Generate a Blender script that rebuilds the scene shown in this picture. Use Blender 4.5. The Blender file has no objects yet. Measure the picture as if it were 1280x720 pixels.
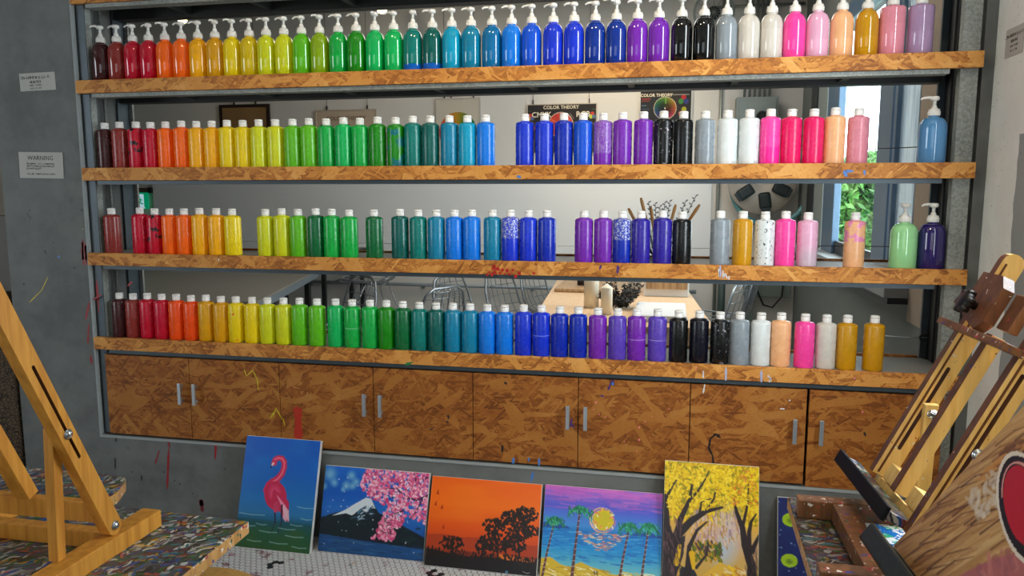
import bpy, bmesh, math, random
import numpy as np
from mathutils import Vector, Matrix, noise

random.seed(7)
SC = bpy.context.scene
COL = SC.collection
PI = math.pi

# ------------------------------------------------------------------ camera
cam_d = bpy.data.cameras.new('camera')
cam = bpy.data.objects.new('camera', cam_d)
COL.objects.link(cam)
cam_d.sensor_width = 36.0
cam_d.lens = 951.95 / 1280 * 36.0
cam_d.clip_start = 0.05
pit, yaw, rol = -0.1283, 0.2048, -0.0003
Rz = Matrix.Rotation(yaw, 3, 'Z'); Rx = Matrix.Rotation(pit, 3, 'X'); Ry = Matrix.Rotation(rol, 3, 'Y')
RR = Rz @ Rx @ Ry
right, fwd, up = RR.col[0], RR.col[1], RR.col[2]
M3 = Matrix((right, up, -fwd)).transposed()
cam.matrix_world = Matrix.Translation((2.3764, -2.7539, 1.4163)) @ M3.to_4x4()
SC.camera = cam

# ------------------------------------------------------------------ exposure, world, lights
SC.view_settings.view_transform = 'Standard'
SC.view_settings.look = 'None'
SC.view_settings.gamma = 1.0
SC.view_settings.exposure = 0.0
SC.view_settings.use_curve_mapping = False

W = bpy.data.worlds.new('overcast_sky'); SC.world = W
W.use_nodes = True
wn = W.node_tree
bg = wn.nodes['Background']
bg.inputs[0].default_value = (0.86, 0.94, 1.0, 1)
bg.inputs[1].default_value = 9.0

def area(name, loc, target, sx, sy, power, color, spread=PI):
    L = bpy.data.lights.new(name, 'AREA'); L.shape = 'RECTANGLE'
    L.size = sx; L.size_y = sy; L.energy = power; L.color = color; L.spread = spread
    o = bpy.data.objects.new(name, L); COL.objects.link(o)
    d = Vector(target) - Vector(loc)
    o.matrix_world = Matrix.Translation(loc) @ d.to_track_quat('-Z', 'Y').to_matrix().to_4x4()
    return o
def spot(name, loc, target, power, color, deg, blend=0.6, rad=0.03):
    L = bpy.data.lights.new(name, 'SPOT'); L.energy = power; L.color = color
    L.spot_size = math.radians(deg); L.spot_blend = blend; L.shadow_soft_size = rad
    o = bpy.data.objects.new(name, L); COL.objects.link(o)
    d = Vector(target) - Vector(loc)
    o.matrix_world = Matrix.Translation(loc) @ d.to_track_quat('-Z', 'Y').to_matrix().to_4x4()
    return o
COOL = (0.86, 0.94, 1.0); WARM = (1.0, 0.82, 0.58); NEUT = (1.0, 0.95, 0.86)
# daylight through the tall window of the studio's right wall and its street front
area('daylight_side_window', (3.36, -0.92, 1.80), (0.9, -0.92, 1.80), 0.36, 1.7, 27, COOL)
area('daylight_street_front', (1.9, -5.6, 1.7), (1.9, 0, 1.1), 2.6, 2.0, 24, COOL)
area('left_fill_light', (-3.9, -3.3, 1.7), (3.38, -0.6, 1.2), 3.2, 2.2, 130, COOL)  # added fill from the left to brighten the right wall; no window there
# ceiling spots of the studio, washing the shelves
spot('studio_ceiling_spot', (1.35, -1.1, 2.9), (1.45, 0.05, 1.75), 34, WARM, 100, 1.0, 0.05)
spot('studio_ceiling_spot', (2.3, -1.1, 2.9), (2.35, 0.05, 1.6), 44, WARM, 100, 1.0, 0.05)
spot('studio_ceiling_spot', (3.0, -1.9, 2.9), (2.95, -1.2, 0.8), 60, WARM, 70, 1.0, 0.05)
# daylight entering the far room through window_1
pl = area('daylight_far_window', (3.52, 1.7, 1.75), (0, 2.2, 1.4), 1.8, 1.35, 1, COOL)
pl.data.cycles.is_portal = True
spot('far_room_spot', (2.0, 2.6, 2.8), (2.0, 3.78, 2.0), 38, (1.0, 0.75, 0.42), 75, 0.9, 0.05)
spot('far_room_spot', (0.1, 2.4, 2.85), (0.3, 3.78, 2.0), 11, (1.0, 0.80, 0.58), 110, 1.0, 0.05)
spot('far_room_spot', (-1.6, 2.4, 2.8), (-1.5, 3.78, 2.0), 3, (1.0, 0.78, 0.5), 80, 1.0, 0.05)
spot('far_room_spot', (2.1, 1.6, 2.85), (2.15, 1.7, 0.75), 70, (1.0, 0.86, 0.68), 70, 1.0, 0.05)
area('far_room_fill', (1.9, 2.1, 2.95), (1.9, 2.1, 0), 2.0, 1.6, 34, (1.0, 0.95, 0.88))  # added fill under the ceiling, brightens the far room toward the right

# ------------------------------------------------------------------ colour and node helpers
def lin(c):
    out = []
    for v in c[:3]:
        v = v / 255.0
        out.append(v / 12.92 if v <= 0.04045 else ((v + 0.055) / 1.055) ** 2.4)
    return (out[0], out[1], out[2], 1.0)

class NT:
    def __init__(s, name, rough=0.5, metal=0.0, spec=0.5):
        s.m = bpy.data.materials.new(name); s.m.use_nodes = True
        s.t = s.m.node_tree; s.b = s.t.nodes['Principled BSDF']
        s.b.inputs['Roughness'].default_value = rough
        s.b.inputs['Metallic'].default_value = metal
        s.b.inputs['Specular IOR Level'].default_value = spec
    def n(s, typ, **kw):
        nd = s.t.nodes.new('ShaderNode' + typ)
        for k, v in kw.items():
            setattr(nd, k, v)
        return nd
    def l(s, a, b): s.t.links.new(a, b)
    def put(s, sock, v):
        if hasattr(v, 'is_output') or isinstance(v, bpy.types.NodeSocket): s.l(v, sock)
        else: sock.default_value = v
    def math(s, op, a, b=0.0, c=None, clamp=False):
        nd = s.n('Math', operation=op, use_clamp=clamp)
        s.put(nd.inputs[0], a); s.put(nd.inputs[1], b)
        if c is not None: s.put(nd.inputs[2], c)
        return nd.outputs[0]
    def mix(s, f, a, b, typ='MIX'):
        nd = s.n('Mix', data_type='RGBA', blend_type=typ)
        s.put(nd.inputs[0], f); s.put(nd.inputs[6], a); s.put(nd.inputs[7], b)
        return nd.outputs[2]
    def ramp(s, f, stops, const=False):
        nd = s.n('ValToRGB'); cr = nd.color_ramp
        if const: cr.interpolation = 'CONSTANT'
        while len(cr.elements) < len(stops): cr.elements.new(0.5)
        for e, (p, c) in zip(cr.elements, stops):
            e.position = p; e.color = c
        s.put(nd.inputs[0], f)
        return nd.outputs[0]
    def pos(s, obj=False):
        if obj: return s.n('TexCoord').outputs['Object']
        return s.n('NewGeometry').outputs['Position']
    def vec(s, x, y, z=0.0):
        nd = s.n('CombineXYZ'); s.put(nd.inputs[0], x); s.put(nd.inputs[1], y); s.put(nd.inputs[2], z)
        return nd.outputs[0]
    def sep(s, v):
        nd = s.n('SeparateXYZ'); s.l(v, nd.inputs[0]); return nd.outputs
    def noise(s, v, scale, detail=3, rough=0.5, col=False):
        nd = s.n('TexNoise'); s.put(nd.inputs['Vector'], v)
        nd.inputs['Scale'].default_value = scale; nd.inputs['Detail'].default_value = detail
        nd.inputs['Roughness'].default_value = rough
        return nd.outputs[1 if col else 0]
    def voro(s, v, scale=1.0, feature='F1', dims='3D'):
        nd = s.n('TexVoronoi', feature=feature, voronoi_dimensions=dims); s.put(nd.inputs['Vector'], v)
        nd.inputs['Scale'].default_value = scale
        return nd
    def step(s, v, a, b):
        nd = s.n('MapRange', interpolation_type='SMOOTHSTEP'); s.put(nd.inputs[0], v)
        nd.inputs[1].default_value = a; nd.inputs[2].default_value = b
        return nd.outputs[0]
    def bump(s, h, strength=0.3, dist=0.002):
        nd = s.n('Bump'); nd.inputs['Strength'].default_value = strength
        nd.inputs['Distance'].default_value = dist; s.l(h, nd.inputs['Height'])
        s.l(nd.outputs[0], s.b.inputs['Normal'])
    def base(s, c): s.put(s.b.inputs['Base Color'], c)
    def rough(s, c): s.put(s.b.inputs['Roughness'], c)

MATS = {}
def plain(name, rgb, rough=0.5, metal=0.0, spec=0.5, var=0.10, scale=30, **extra):
    if name in MATS: return MATS[name]
    t = NT(name, rough, metal, spec)
    c = lin(rgb)
    n = t.noise(t.pos(), scale, 3)
    f = t.math('MULTIPLY_ADD', n, var * 2, 1 - var)
    t.base(t.mix(1.0, c, t.vec(f, f, f), 'MULTIPLY'))
    for k, v in extra.items(): t.b.inputs[k.replace('_', ' ')].default_value = v
    MATS[name] = t.m
    return t.m

def make_osb(name, tint, plane='xz'):
    t = NT(name, 0.55, 0, 0.3)
    x, y, z = t.sep(t.pos())
    a0, b0 = (x, z) if plane == 'xz' else (x, y)
    wob = t.noise(t.pos(), 9, 2)
    b0 = t.math('MULTIPLY_ADD', wob, 0.02, b0)
    col = None; h = None
    ramp = [(0.0, lin((118, 74, 34))), (0.25, lin((158, 106, 52))), (0.5, lin((190, 134, 70))), (0.78, lin((212, 162, 92))), (1.0, lin((238, 204, 146)))]
    specs = [(8, 13, 60, 0), (-35, 19, 84, .40), (62, 18, 70, .55), (20, 20, 100, .45), (-12, 15, 72, .55), (-62, 21, 100, .66), (38, 16, 80, .66), (2, 20, 120, .62), (-28, 17, 130, .82), (50, 17, 120, .84)]
    tone = None
    for i, (deg, sa, sb, thr) in enumerate(specs):
        c_, s_ = math.cos(math.radians(deg)), math.sin(math.radians(deg))
        a = t.math('MULTIPLY_ADD', a0, c_, t.math('MULTIPLY', b0, s_))
        b = t.math('MULTIPLY_ADD', b0, c_, t.math('MULTIPLY', a0, -s_))
        v = t.vec(t.math('MULTIPLY_ADD', a, sa * .95, i * 7.3), t.math('MULTIPLY', b, sb * 1.0))
        vo = t.voro(v, 1.0, 'F1', '2D')
        r, g, bl = t.sep(vo.outputs['Color'])
        d = t.math('POWER', vo.outputs['Distance'], 2.0)
        val = t.math('MULTIPLY_ADD', d, -0.35, r)  # flakes darken toward their edges, painting shadows between the strands
        fib = t.noise(t.vec(t.math('MULTIPLY', a, 25), t.math('MULTIPLY', b, 700)), 1.0, 2)
        val = t.math('MULTIPLY_ADD', fib, 0.22, t.math('SUBTRACT', val, 0.11))
        if tone is None: tone = val
        else:
            m = t.math('GREATER_THAN', g, thr)
            mn = t.n('Mix', data_type='FLOAT'); t.l(m, mn.inputs[0]); t.l(tone, mn.inputs[2]); t.l(val, mn.inputs[3])
            tone = mn.outputs[0]
    # sparse big pale flakes on top, and fine dark cracks between strands
    for i, (deg, sa, sb, thr) in enumerate([(35, 10, 34, .90), (-50, 11, 40, .90), (8, 9, 44, .88)]):
        c_, s_ = math.cos(math.radians(deg)), math.sin(math.radians(deg))
        a = t.math('MULTIPLY_ADD', a0, c_, t.math('MULTIPLY', b0, s_)); b = t.math('MULTIPLY_ADD', b0, c_, t.math('MULTIPLY', a0, -s_))
        vo = t.voro(t.vec(t.math('MULTIPLY_ADD', a, sa, 40 + i * 3.3), t.math('MULTIPLY', b, sb)), 1.0, 'F1', '2D'); r, g, bl = t.sep(vo.outputs['Color'])
        mn = t.n('Mix', data_type='FLOAT'); t.l(t.math('GREATER_THAN', g, thr), mn.inputs[0]); t.l(tone, mn.inputs[2]); mn.inputs[3].default_value = 1.0
        fib = t.noise(t.vec(t.math('MULTIPLY', a, 25), t.math('MULTIPLY', b, 600)), 1.0, 2); t.l(t.math('MULTIPLY_ADD', fib, .4, .72), mn.inputs[3]); tone = mn.outputs[0]
    for deg, ph in ((12, 0), (-48, 9), (55, 17)):
        c_, s_ = math.cos(math.radians(deg)), math.sin(math.radians(deg))
        a = t.math('MULTIPLY_ADD', a0, c_, t.math('MULTIPLY', b0, s_)); b = t.math('MULTIPLY_ADD', b0, c_, t.math('MULTIPLY', a0, -s_))
        cr = t.step(t.noise(t.vec(t.math('MULTIPLY_ADD', a, 40, ph), t.math('MULTIPLY', b, 260)), 1.0, 1), .64, .70)
        tone = t.math('MULTIPLY_ADD', cr, -0.35, tone)
    soft = t.noise(t.pos(), 6, 3)
    tone2 = t.math('MULTIPLY_ADD', t.math('SUBTRACT', soft, 0.5), 0.5, t.math('MULTIPLY_ADD', tone, 0.58, 0.25))
    c = t.ramp(tone2, ramp)
    t.base(t.mix(1.0, c, lin(tint), 'MULTIPLY'))
    t.bump(tone2, 0.35, 0.002)
    MATS[name] = t.m
    return t.m
OSB = make_osb('osb_board', (250, 228, 196))
OSB_DARK = make_osb('osb_cabinet_door', (198, 168, 130))

def make_splatter(name, dull, light, woody=0.25, deg=28, k=.75):
    t = NT(name, 0.38, 0, 0.5)
    x, y, z = t.sep(t.pos())
    wob = t.noise(t.pos(), 14, 3)
    wob2 = t.noise(t.vec(y, x, 3.0), 11, 3)
    x = t.math('MULTIPLY_ADD', wob, 0.06, x); y = t.math('MULTIPLY_ADD', wob2, 0.06, y)
    pal = [(0, (30, 38, 44)), (.08, (24, 92, 84)), (.16, (52, 116, 40)), (.24, (30, 88, 170)), (.31, (206, 210, 206)), (.40, (150, 146, 140)),
           (.48, (120, 46, 40)), (.54, (66, 60, 64)), (.62, (206, 160, 30)), (.67, (96, 70, 120)), (.74, (90, 96, 92)), (.82, (200, 84, 40)), (.87, (60, 140, 150)), (.94, (226, 224, 214))]
    pal = [(p, lin([min(255, v * light) for v in c])) for p, c in pal]
    col = t.mix(t.noise(t.pos(), 30, 4), lin(dull), lin([v * 0.55 for v in dull]))
    hh = None
    for i, (dg, sa, sb, thr) in enumerate([(deg, 26, 90, .25), (deg + 16, 36, 130, .45), (deg - 14, 44, 120, .5), (deg + 40, 56, 150, .6), (deg, 70, 220, .62), (deg + 70, 90, 190, .75)]):
        c_, s_ = math.cos(math.radians(dg)), math.sin(math.radians(dg))
        a = t.math('MULTIPLY_ADD', x, c_, t.math('MULTIPLY', y, s_))
        b = t.math('MULTIPLY_ADD', y, c_, t.math('MULTIPLY', x, -s_))
        vo = t.voro(t.vec(t.math('MULTIPLY_ADD', a, sa * k, i * 5.1), t.math('MULTIPLY', b, sb * k)), 1.0, 'F1', '2D')
        r, g, bl = t.sep(vo.outputs['Color'])
        m = t.math('MULTIPLY', t.math('GREATER_THAN', g, thr), t.math('LESS_THAN', vo.outputs['Distance'], 0.55 if i else 0.7))
        cc = t.ramp(r, pal, True)
        shade = t.math('MULTIPLY_ADD', bl, 0.5, 0.6)
        cc = t.mix(1.0, cc, t.vec(shade, shade, shade), 'MULTIPLY')
        col = t.mix(m, col, cc)
        hh = m if hh is None else t.math('MULTIPLY_ADD', m, 0.7, t.math('MULTIPLY', hh, 0.7))
    col = t.mix(t.math('MULTIPLY', t.noise(t.pos(), 18, 4), 0.36), col, lin(dull))
    t.base(col); t.bump(hh, 0.5, 0.002)
    MATS[name] = t.m
    return t.m
SPLAT_L = make_splatter('paint_crusted_tabletop', (110, 104, 92), 1.0)
SPLAT_R = make_splatter('paint_crusted_brown_tabletop', (92, 66, 42), 0.72, deg=-15, k=.7)

def make_wood(name, rgb, dark, paint=0.0, rough=0.42):
    t = NT(name, rough, 0, 0.4)
    p = t.pos(True)
    x, y, z = t.sep(p)
    g = t.noise(t.vec(t.math('MULTIPLY', x, 60), t.math('MULTIPLY', y, 60), t.math('MULTIPLY', z, 5)), 1.0, 4, 0.6)
    c = t.mix(t.step(g, 0.3, 0.75), lin(rgb), lin(dark))
    if paint:
        s1 = t.noise(p, 90, 3); s2 = t.noise(p, 26, 2, col=True)
        m = t.step(s1, 0.70 - paint, 0.72 - paint)
        pr_, pg_, pb_ = t.sep(s2)
        pc = t.ramp(pr_, [(0, lin((40, 60, 150))), (.42, lin((180, 60, 60))), (.5, lin((230, 225, 215))), (.58, lin((50, 110, 90))), (.66, lin((60, 40, 50)))], True)
        c = t.mix(m, c, pc)
    t.base(c)
    MATS[name] = t.m
    return t.m
EASEL = make_wood('varnished_easel_wood', (222, 156, 62), (190, 122, 40), 0.0)
EASEL_R = make_wood('pale_easel_wood', (244, 208, 134), (226, 182, 100), 0.02)
EASEL_FRONT = make_wood('grimy_easel_wood', (120, 76, 50), (84, 52, 36), 0.03)
EASEL_BASE = make_wood('paint_stained_easel_base', (136, 90, 54), (100, 66, 42), 0.10)
TABLE_EDGE = make_wood('table_edge_wood', (214, 164, 96), (180, 128, 66), 0.10)
TABLEWOOD = make_wood('light_table_wood', (226, 196, 160), (206, 170, 130))
PLANKWOOD = make_wood('plank_wood', (190, 158, 118), (140, 108, 74))

def make_concrete(name, rgb, dark, band=False):
    t = NT(name, 0.62, 0, 0.35)
    p = t.pos()
    n1 = t.noise(p, 1.6, 4, 0.6); n2 = t.noise(p, 9, 5, 0.65); n3 = t.noise(p, 70, 2)
    f = t.math('MULTIPLY_ADD', n1, 0.6, t.math('MULTIPLY', n2, 0.4))
    c = t.mix(t.step(f, 0.36, 0.62), lin(dark), lin(rgb))
    sp = t.step(n3, 0.70, 0.74)
    c = t.mix(t.math('MULTIPLY', sp, 0.25), c, lin((60, 60, 58)))
    if band:   # white paint stops at an uneven line, bare grey render goes on
        x, y, z = t.sep(p)
        e = t.math('ADD', y, t.math('MULTIPLY_ADD', t.noise(p, 14, 2), 0.03, -0.015))
        m = t.math('LESS_THAN', e, -0.205)
        lowz = t.math('LESS_THAN', z, 1.58)
        c = t.mix(t.math('MULTIPLY', m, lowz), c, lin((150, 156, 154)))
        dots = t.step(t.noise(p, 120, 1), 0.77, 0.79)
        c = t.mix(dots, c, lin((70, 60, 56)))
    t.base(c); t.bump(n2, 0.15, 0.003)
    MATS[name] = t.m
    return t.m
CONCRETE = make_concrete('grey_concrete', (114, 117, 115), (92, 94, 92))
WHITEWALL = make_concrete('painted_side_wall', (240, 242, 238), (226, 228, 222), True)
def make_galv():
    t = NT('galvanised_steel', 0.58, 0.25, 0.4)
    p = t.pos()
    vo = t.voro(p, 170); r, g, b = t.sep(vo.outputs['Color'])
    f = t.math('MULTIPLY_ADD', r, 0.25, t.math('MULTIPLY_ADD', t.noise(p, 5, 3), 0.5, 0.0))
    t.base(t.ramp(f, [(0.1, lin((96, 100, 96))), (0.6, lin((160, 164, 158)))]))
    MATS['galv'] = t.m; return t.m
GALV = make_galv()
STEEL = plain('dark_steel', (72, 82, 88), 0.45, 0.4, var=0.2, scale=12)
BEAM = plain('dark_beam_steel', (48, 50, 50), 0.5, 0.3, var=0.25, scale=14)
DECK = plain('shelf_deck_grey', (120, 122, 118), 0.5, 0.1, var=0.15, scale=9)
CHROME = plain('chrome', (205, 210, 215), 0.15, 1.0, var=0.02)
ALU = plain('brushed_aluminium', (190, 198, 205), 0.35, 0.8, var=0.05)
CAPW = plain('white_cap_plastic', (232, 230, 226), 0.38, var=0.06, scale=90)
PUMPW = plain('white_pump_plastic', (228, 226, 220), 0.3, var=0.05, scale=60)
BLACK = plain('black_plastic', (16, 16, 18), 0.4, var=0.1)
WALLW = plain('far_white_wall', (214, 212, 206), 0.7, var=0.03, scale=2)
CEIL = plain('ceiling_paint', (196, 192, 182), 0.8, var=0.04, scale=2)
STUDIO = plain('studio_wall_paint', (150, 146, 138), 0.8, var=0.08, scale=2)
WBOARD = plain('whiteboard_enamel', (232, 236, 238), 0.3, var=0.02, scale=2)
FRAMEBLUE = plain('blue_grey_window_frame', (92, 118, 142), 0.35, 0.3, var=0.06)
DARKFRAME = plain('dark_window_frame', (34, 40, 46), 0.4, 0.2, var=0.1)
GREYMET = plain('grey_enclosure_paint', (140, 150, 146), 0.45, 0.1, var=0.05)
PAPER = plain('white_card', (176, 175, 168), 0.6, var=0.03)
CANVAS = plain('primed_canvas_edge', (214, 214, 210), 0.7, var=0.05)
WAX = plain('candle_wax', (246, 238, 216), 0.5, var=0.03)

def make_glass(name, tint=(1, 1, 1, 1), fac=0.86, rough=0.02):
    m = bpy.data.materials.new(name); m.use_nodes = True; t = m.node_tree
    for n in list(t.nodes): t.nodes.remove(n)
    o = t.nodes.new('ShaderNodeOutputMaterial'); mx = t.nodes.new('ShaderNodeMixShader')
    tr = t.nodes.new('ShaderNodeBsdfTransparent'); gl = t.nodes.new('ShaderNodeBsdfGlossy')
    fr = t.nodes.new('ShaderNodeFresnel'); fr.inputs[0].default_value = 1.45
    tr.inputs[0].default_value = tint; gl.inputs['Roughness'].default_value = rough
    ge = t.nodes.new('ShaderNodeNewGeometry'); mm = t.nodes.new('ShaderNodeMath'); mm.operation = 'SUBTRACT'; mm.inputs[0].default_value = 1.0; mq = t.nodes.new('ShaderNodeMath'); mq.operation = 'MULTIPLY'
    t.links.new(ge.outputs['Backfacing'], mm.inputs[1]); t.links.new(mm.outputs[0], mq.inputs[0]); t.links.new(fr.outputs[0], mq.inputs[1]); t.links.new(mq.outputs[0], mx.inputs[0]); t.links.new(tr.outputs[0], mx.inputs[1]); t.links.new(gl.outputs[0], mx.inputs[2])
    t.links.new(mx.outputs[0], o.inputs[0])
    return m
GLASS = make_glass('window_glass', (0.93, 0.97, 0.97, 1))
CLEAR = make_glass('clear_vessel_glass', (0.88, 0.9, 0.9, 1))

# ------------------------------------------------------------------ mesh helpers
def V(*a): return Vector(a)
class B:
    """collects shapes into one mesh"""
    def __init__(s): s.bm = bmesh.new(); s.mi = 0
    def _faces(s, vs, fs, smooth=False):
        bv = [s.bm.verts.new(v) for v in vs]
        for f in fs:
            try:
                fc = s.bm.faces.new([bv[i] for i in f]); fc.material_index = s.mi; fc.smooth = smooth
            except ValueError: pass
        return bv
    def box(s, lo, hi, bev=0.0):
        lo = Vector(lo); hi = Vector(hi)
        c = (lo + hi) / 2; h = (hi - lo) / 2
        return s.obox(c, V(1, 0, 0), V(0, 1, 0), V(0, 0, 1), h.x, h.y, h.z, bev)
    def obox(s, c, ax, ay, az, hx, hy, hz, bev=0.0):
        c = Vector(c)
        vs = []
        for sx in (-1, 1):
            for sy in (-1, 1):
                for sz in (-1, 1): vs.append(c + ax * hx * sx + ay * hy * sy + az * hz * sz)
        fs = [(0, 1, 3, 2), (4, 6, 7, 5), (0, 4, 5, 1), (2, 3, 7, 6), (0, 2, 6, 4), (1, 5, 7, 3)]
        bv = s._faces(vs, fs)
        if bev > 0:
            fset = {f for v in bv for f in v.link_faces}; es = list({e for f in fset for e in f.edges})
            r = bmesh.ops.bevel(s.bm, geom=es, offset=bev, segments=2, profile=0.6, affect='EDGES')
            for f in r['faces']: f.material_index = s.mi
        return s
    def beam(s, p0, p1, wv, tv, bev=0.0):
        """box from p0 to p1, cross-section half-vectors wv and tv"""
        p0 = Vector(p0); p1 = Vector(p1); d = p1 - p0
        wv = Vector(wv); tv = Vector(tv)
        return s.obox((p0 + p1) / 2, d.normalized(), wv.normalized(), tv.normalized(), d.length / 2, wv.length, tv.length, bev)
    def lathe(s, prof, seg=24, org=(0, 0, 0), ax=None, smooth=True):
        org = Vector(org)
        if ax is None: X, Y, Z = V(1, 0, 0), V(0, 1, 0), V(0, 0, 1)
        else:
            Z = Vector(ax).normalized(); X = Z.orthogonal().normalized(); Y = Z.cross(X)
        rings = []
        for r, z in prof:
            if r < 1e-6: rings.append([s.bm.verts.new(org + Z * z)])
            else: rings.append([s.bm.verts.new(org + X * r * math.cos(2 * PI * i / seg) + Y * r * math.sin(2 * PI * i / seg) + Z * z) for i in range(seg)])
        for a, b in zip(rings, rings[1:]):
            for i in range(seg):
                j = (i + 1) % seg
                if len(a) == 1 and len(b) == 1: continue
                if len(a) == 1: f = s.bm.faces.new((a[0], b[j], b[i]))
                elif len(b) == 1: f = s.bm.faces.new((a[i], a[j], b[0]))
                else: f = s.bm.faces.new((a[i], a[j], b[j], b[i]))
                f.smooth = smooth; f.material_index = s.mi
        return s
    def tube(s, pts, r, seg=6, cyclic=False, smooth=True):
        pts = [Vector(p) for p in pts]; n = len(pts); rings = []
        T0 = (pts[1] - pts[0]).normalized(); N = T0.orthogonal().normalized()
        for i, p in enumerate(pts):
            if cyclic: T = (pts[(i + 1) % n] - pts[i - 1]).normalized()
            else: T = (pts[min(i + 1, n - 1)] - pts[max(i - 1, 0)]).normalized()
            N = (N - T * N.dot(T))
            N = N.normalized() if N.length > 1e-6 else T.orthogonal().normalized()
            Bn = T.cross(N)
            rr = r[i] if isinstance(r, (list, tuple)) else r
            rings.append([s.bm.verts.new(p + (N * math.cos(2 * PI * k / seg) + Bn * math.sin(2 * PI * k / seg)) * rr) for k in range(seg)])
        m = n if cyclic else n - 1
        for i in range(m):
            a, b = rings[i], rings[(i + 1) % n]
            for k in range(seg):
                j = (k + 1) % seg
                f = s.bm.faces.new((a[k], a[j], b[j], b[k])); f.smooth = smooth; f.material_index = s.mi
        if not cyclic:
            for rg, flip in ((rings[0], True), (rings[-1], False)):
                try:
                    f = s.bm.faces.new(rg[::-1] if flip else rg); f.material_index = s.mi
                except ValueError: pass
        return s
    def prism(s, poly, org, ax, ay, depth):
        """extruded outline; poly of (a,b) along ax, ay; depth vector"""
        org = Vector(org); ax = Vector(ax); ay = Vector(ay); depth = Vector(depth)
        a = [s.bm.verts.new(org + ax * p[0] + ay * p[1]) for p in poly]
        b = [s.bm.verts.new(org + ax * p[0] + ay * p[1] + depth) for p in poly]
        n = len(poly)
        for f in (a[::-1], b):
            fc = s.bm.faces.new(f); fc.material_index = s.mi
        for i in range(n):
            j = (i + 1) % n
            fc = s.bm.faces.new((a[i], a[j], b[j], b[i])); fc.material_index = s.mi
        return s
    def mesh(s, name, mats):
        bmesh.ops.recalc_face_normals(s.bm, faces=s.bm.faces)
        me = bpy.data.meshes.new(name); s.bm.to_mesh(me); s.bm.free()
        if not isinstance(mats, (list, tuple)): mats = [mats]
        for m in mats: me.materials.append(m)
        return me

def link(name, me, parent=None, world=True):
    o = bpy.data.objects.new(name, me); COL.objects.link(o)
    if parent:
        o.parent = parent
        if world: o.matrix_parent_inverse = ROOTINV.get(parent.name, Matrix.Identity(4))
    return o
ROOTINV = {}
def obj(name, b, mats, parent=None, world=True):
    return link(name, b.mesh(name, mats), parent, world)
def thing(name, label, cat, loc=(0, 0, 0), group=None):
    o = bpy.data.objects.new(name, None); COL.objects.link(o); o.location = loc
    o.empty_display_size = 0.05
    o['label'] = label; o['category'] = cat
    if group: o['group'] = group
    ROOTINV[o.name] = Matrix.Translation(-Vector(loc))
    return o
def tag(o, label, cat, group=None):
    o['label'] = label; o['category'] = cat
    if group: o['group'] = group
    return o
def struct(o): o['kind'] = 'structure'; return o
def stuff(o): o['kind'] = 'stuff'; return o

def text_mesh(body, size, mat, name='lettering', bold=0.0):
    cu = bpy.data.curves.new('t', 'FONT'); cu.body = body; cu.size = size; cu.align_x = 'CENTER'; cu.align_y = 'CENTER'
    cu.offset = bold; cu.resolution_u = 2
    o = bpy.data.objects.new('t', cu); COL.objects.link(o)
    dg = bpy.context.evaluated_depsgraph_get(); dg.update()
    me = bpy.data.meshes.new_from_object(o.evaluated_get(dg)); me.name = name
    bpy.data.objects.remove(o); me.materials.clear(); me.materials.append(mat)
    return me
def place_text(body, size, mat, c, ax, ay, parent, name='lettering', bold=0.0):
    me = text_mesh(body, size, mat, name, bold)
    ax = Vector(ax).normalized(); ay = Vector(ay).normalized(); n = ax.cross(ay)
    Mx = Matrix((ax, ay, n)).transposed().to_4x4(); Mx.translation = Vector(c)
    me.transform(Mx)
    return link(name, me, parent)
# ------------------------------------------------------------------ the setting
WT = 0.31                       # thickness of the shelf wall
X0, X1 = 0.0, 3.333             # opening
XR = 3.38                       # right wall
ZB = 0.374                      # sill of the opening
CZ = 2.98
def sbox(name, lo, hi, mat, parent=None, bev=0):
    o = obj(name, B().box(lo, hi, bev), mat, parent)
    return o if parent else struct(o)
# floor slab and hexagonal mosaic tiles
t = NT('tile_grout', 0.7); t.base(t.mix(t.step(t.noise(t.pos(), 5, 4), .4, .65), lin((88, 84, 84)), lin((60, 50, 54)))); GROUT = t.m
t = NT('floor_tile_beyond', 0.35)
vo = t.voro(t.pos(), 42, 'DISTANCE_TO_EDGE'); t.base(t.mix(t.step(vo.outputs['Distance'], 0.03, 0.1), lin((80, 78, 78)), lin((200, 200, 198)))); TILEFAR = t.m
def tile_mat(name, c1, c2):
    t = NT(name, 0.3, 0, 0.5); p = t.pos()
    st = t.step(t.noise(p, 13, 5, 0.75), 0.56, 0.63)
    pr_, pg_, pb_ = t.sep(t.noise(p, 7, 2, col=True))
    pc = t.ramp(pr_, [(0, lin((120, 30, 60))), (.5, lin((150, 40, 80))), (.56, lin((40, 90, 80))), (.64, lin((190, 140, 60)))], True)
    t.base(t.mix(t.math('MULTIPLY', st, 0.75), t.mix(t.noise(p, 60, 2), lin(c1), lin(c2)), pc)); return t.m
TW = tile_mat('white_hexagon_tile', (214, 216, 216), (190, 192, 194)); TB = tile_mat('black_hexagon_tile', (26, 28, 32), (40, 44, 48))
floor = sbox('floor', (-4.2, -6.0, -0.12), (XR + .3, 3.9, -0.003), TILEFAR)
grout = obj('grout_bed', B().box((-1.2, -2.4, -0.003), (XR, 0.0, -0.0015)), GROUT, floor)
pit_ = 0.0232; rowh = pit_ * 0.866
vs, fs, mi = [], [], []
flowers = [(0.93, -0.25), (1.30, -0.36), (1.55, -0.20), (0.70, -0.55), (1.95, -0.32), (1.15, -0.62), (2.45, -0.5), (1.7, -0.7), (2.9, -0.3), (0.35, -0.3)]
ny = int(2.3 / rowh); nx = int(4.5 / pit_)
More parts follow.
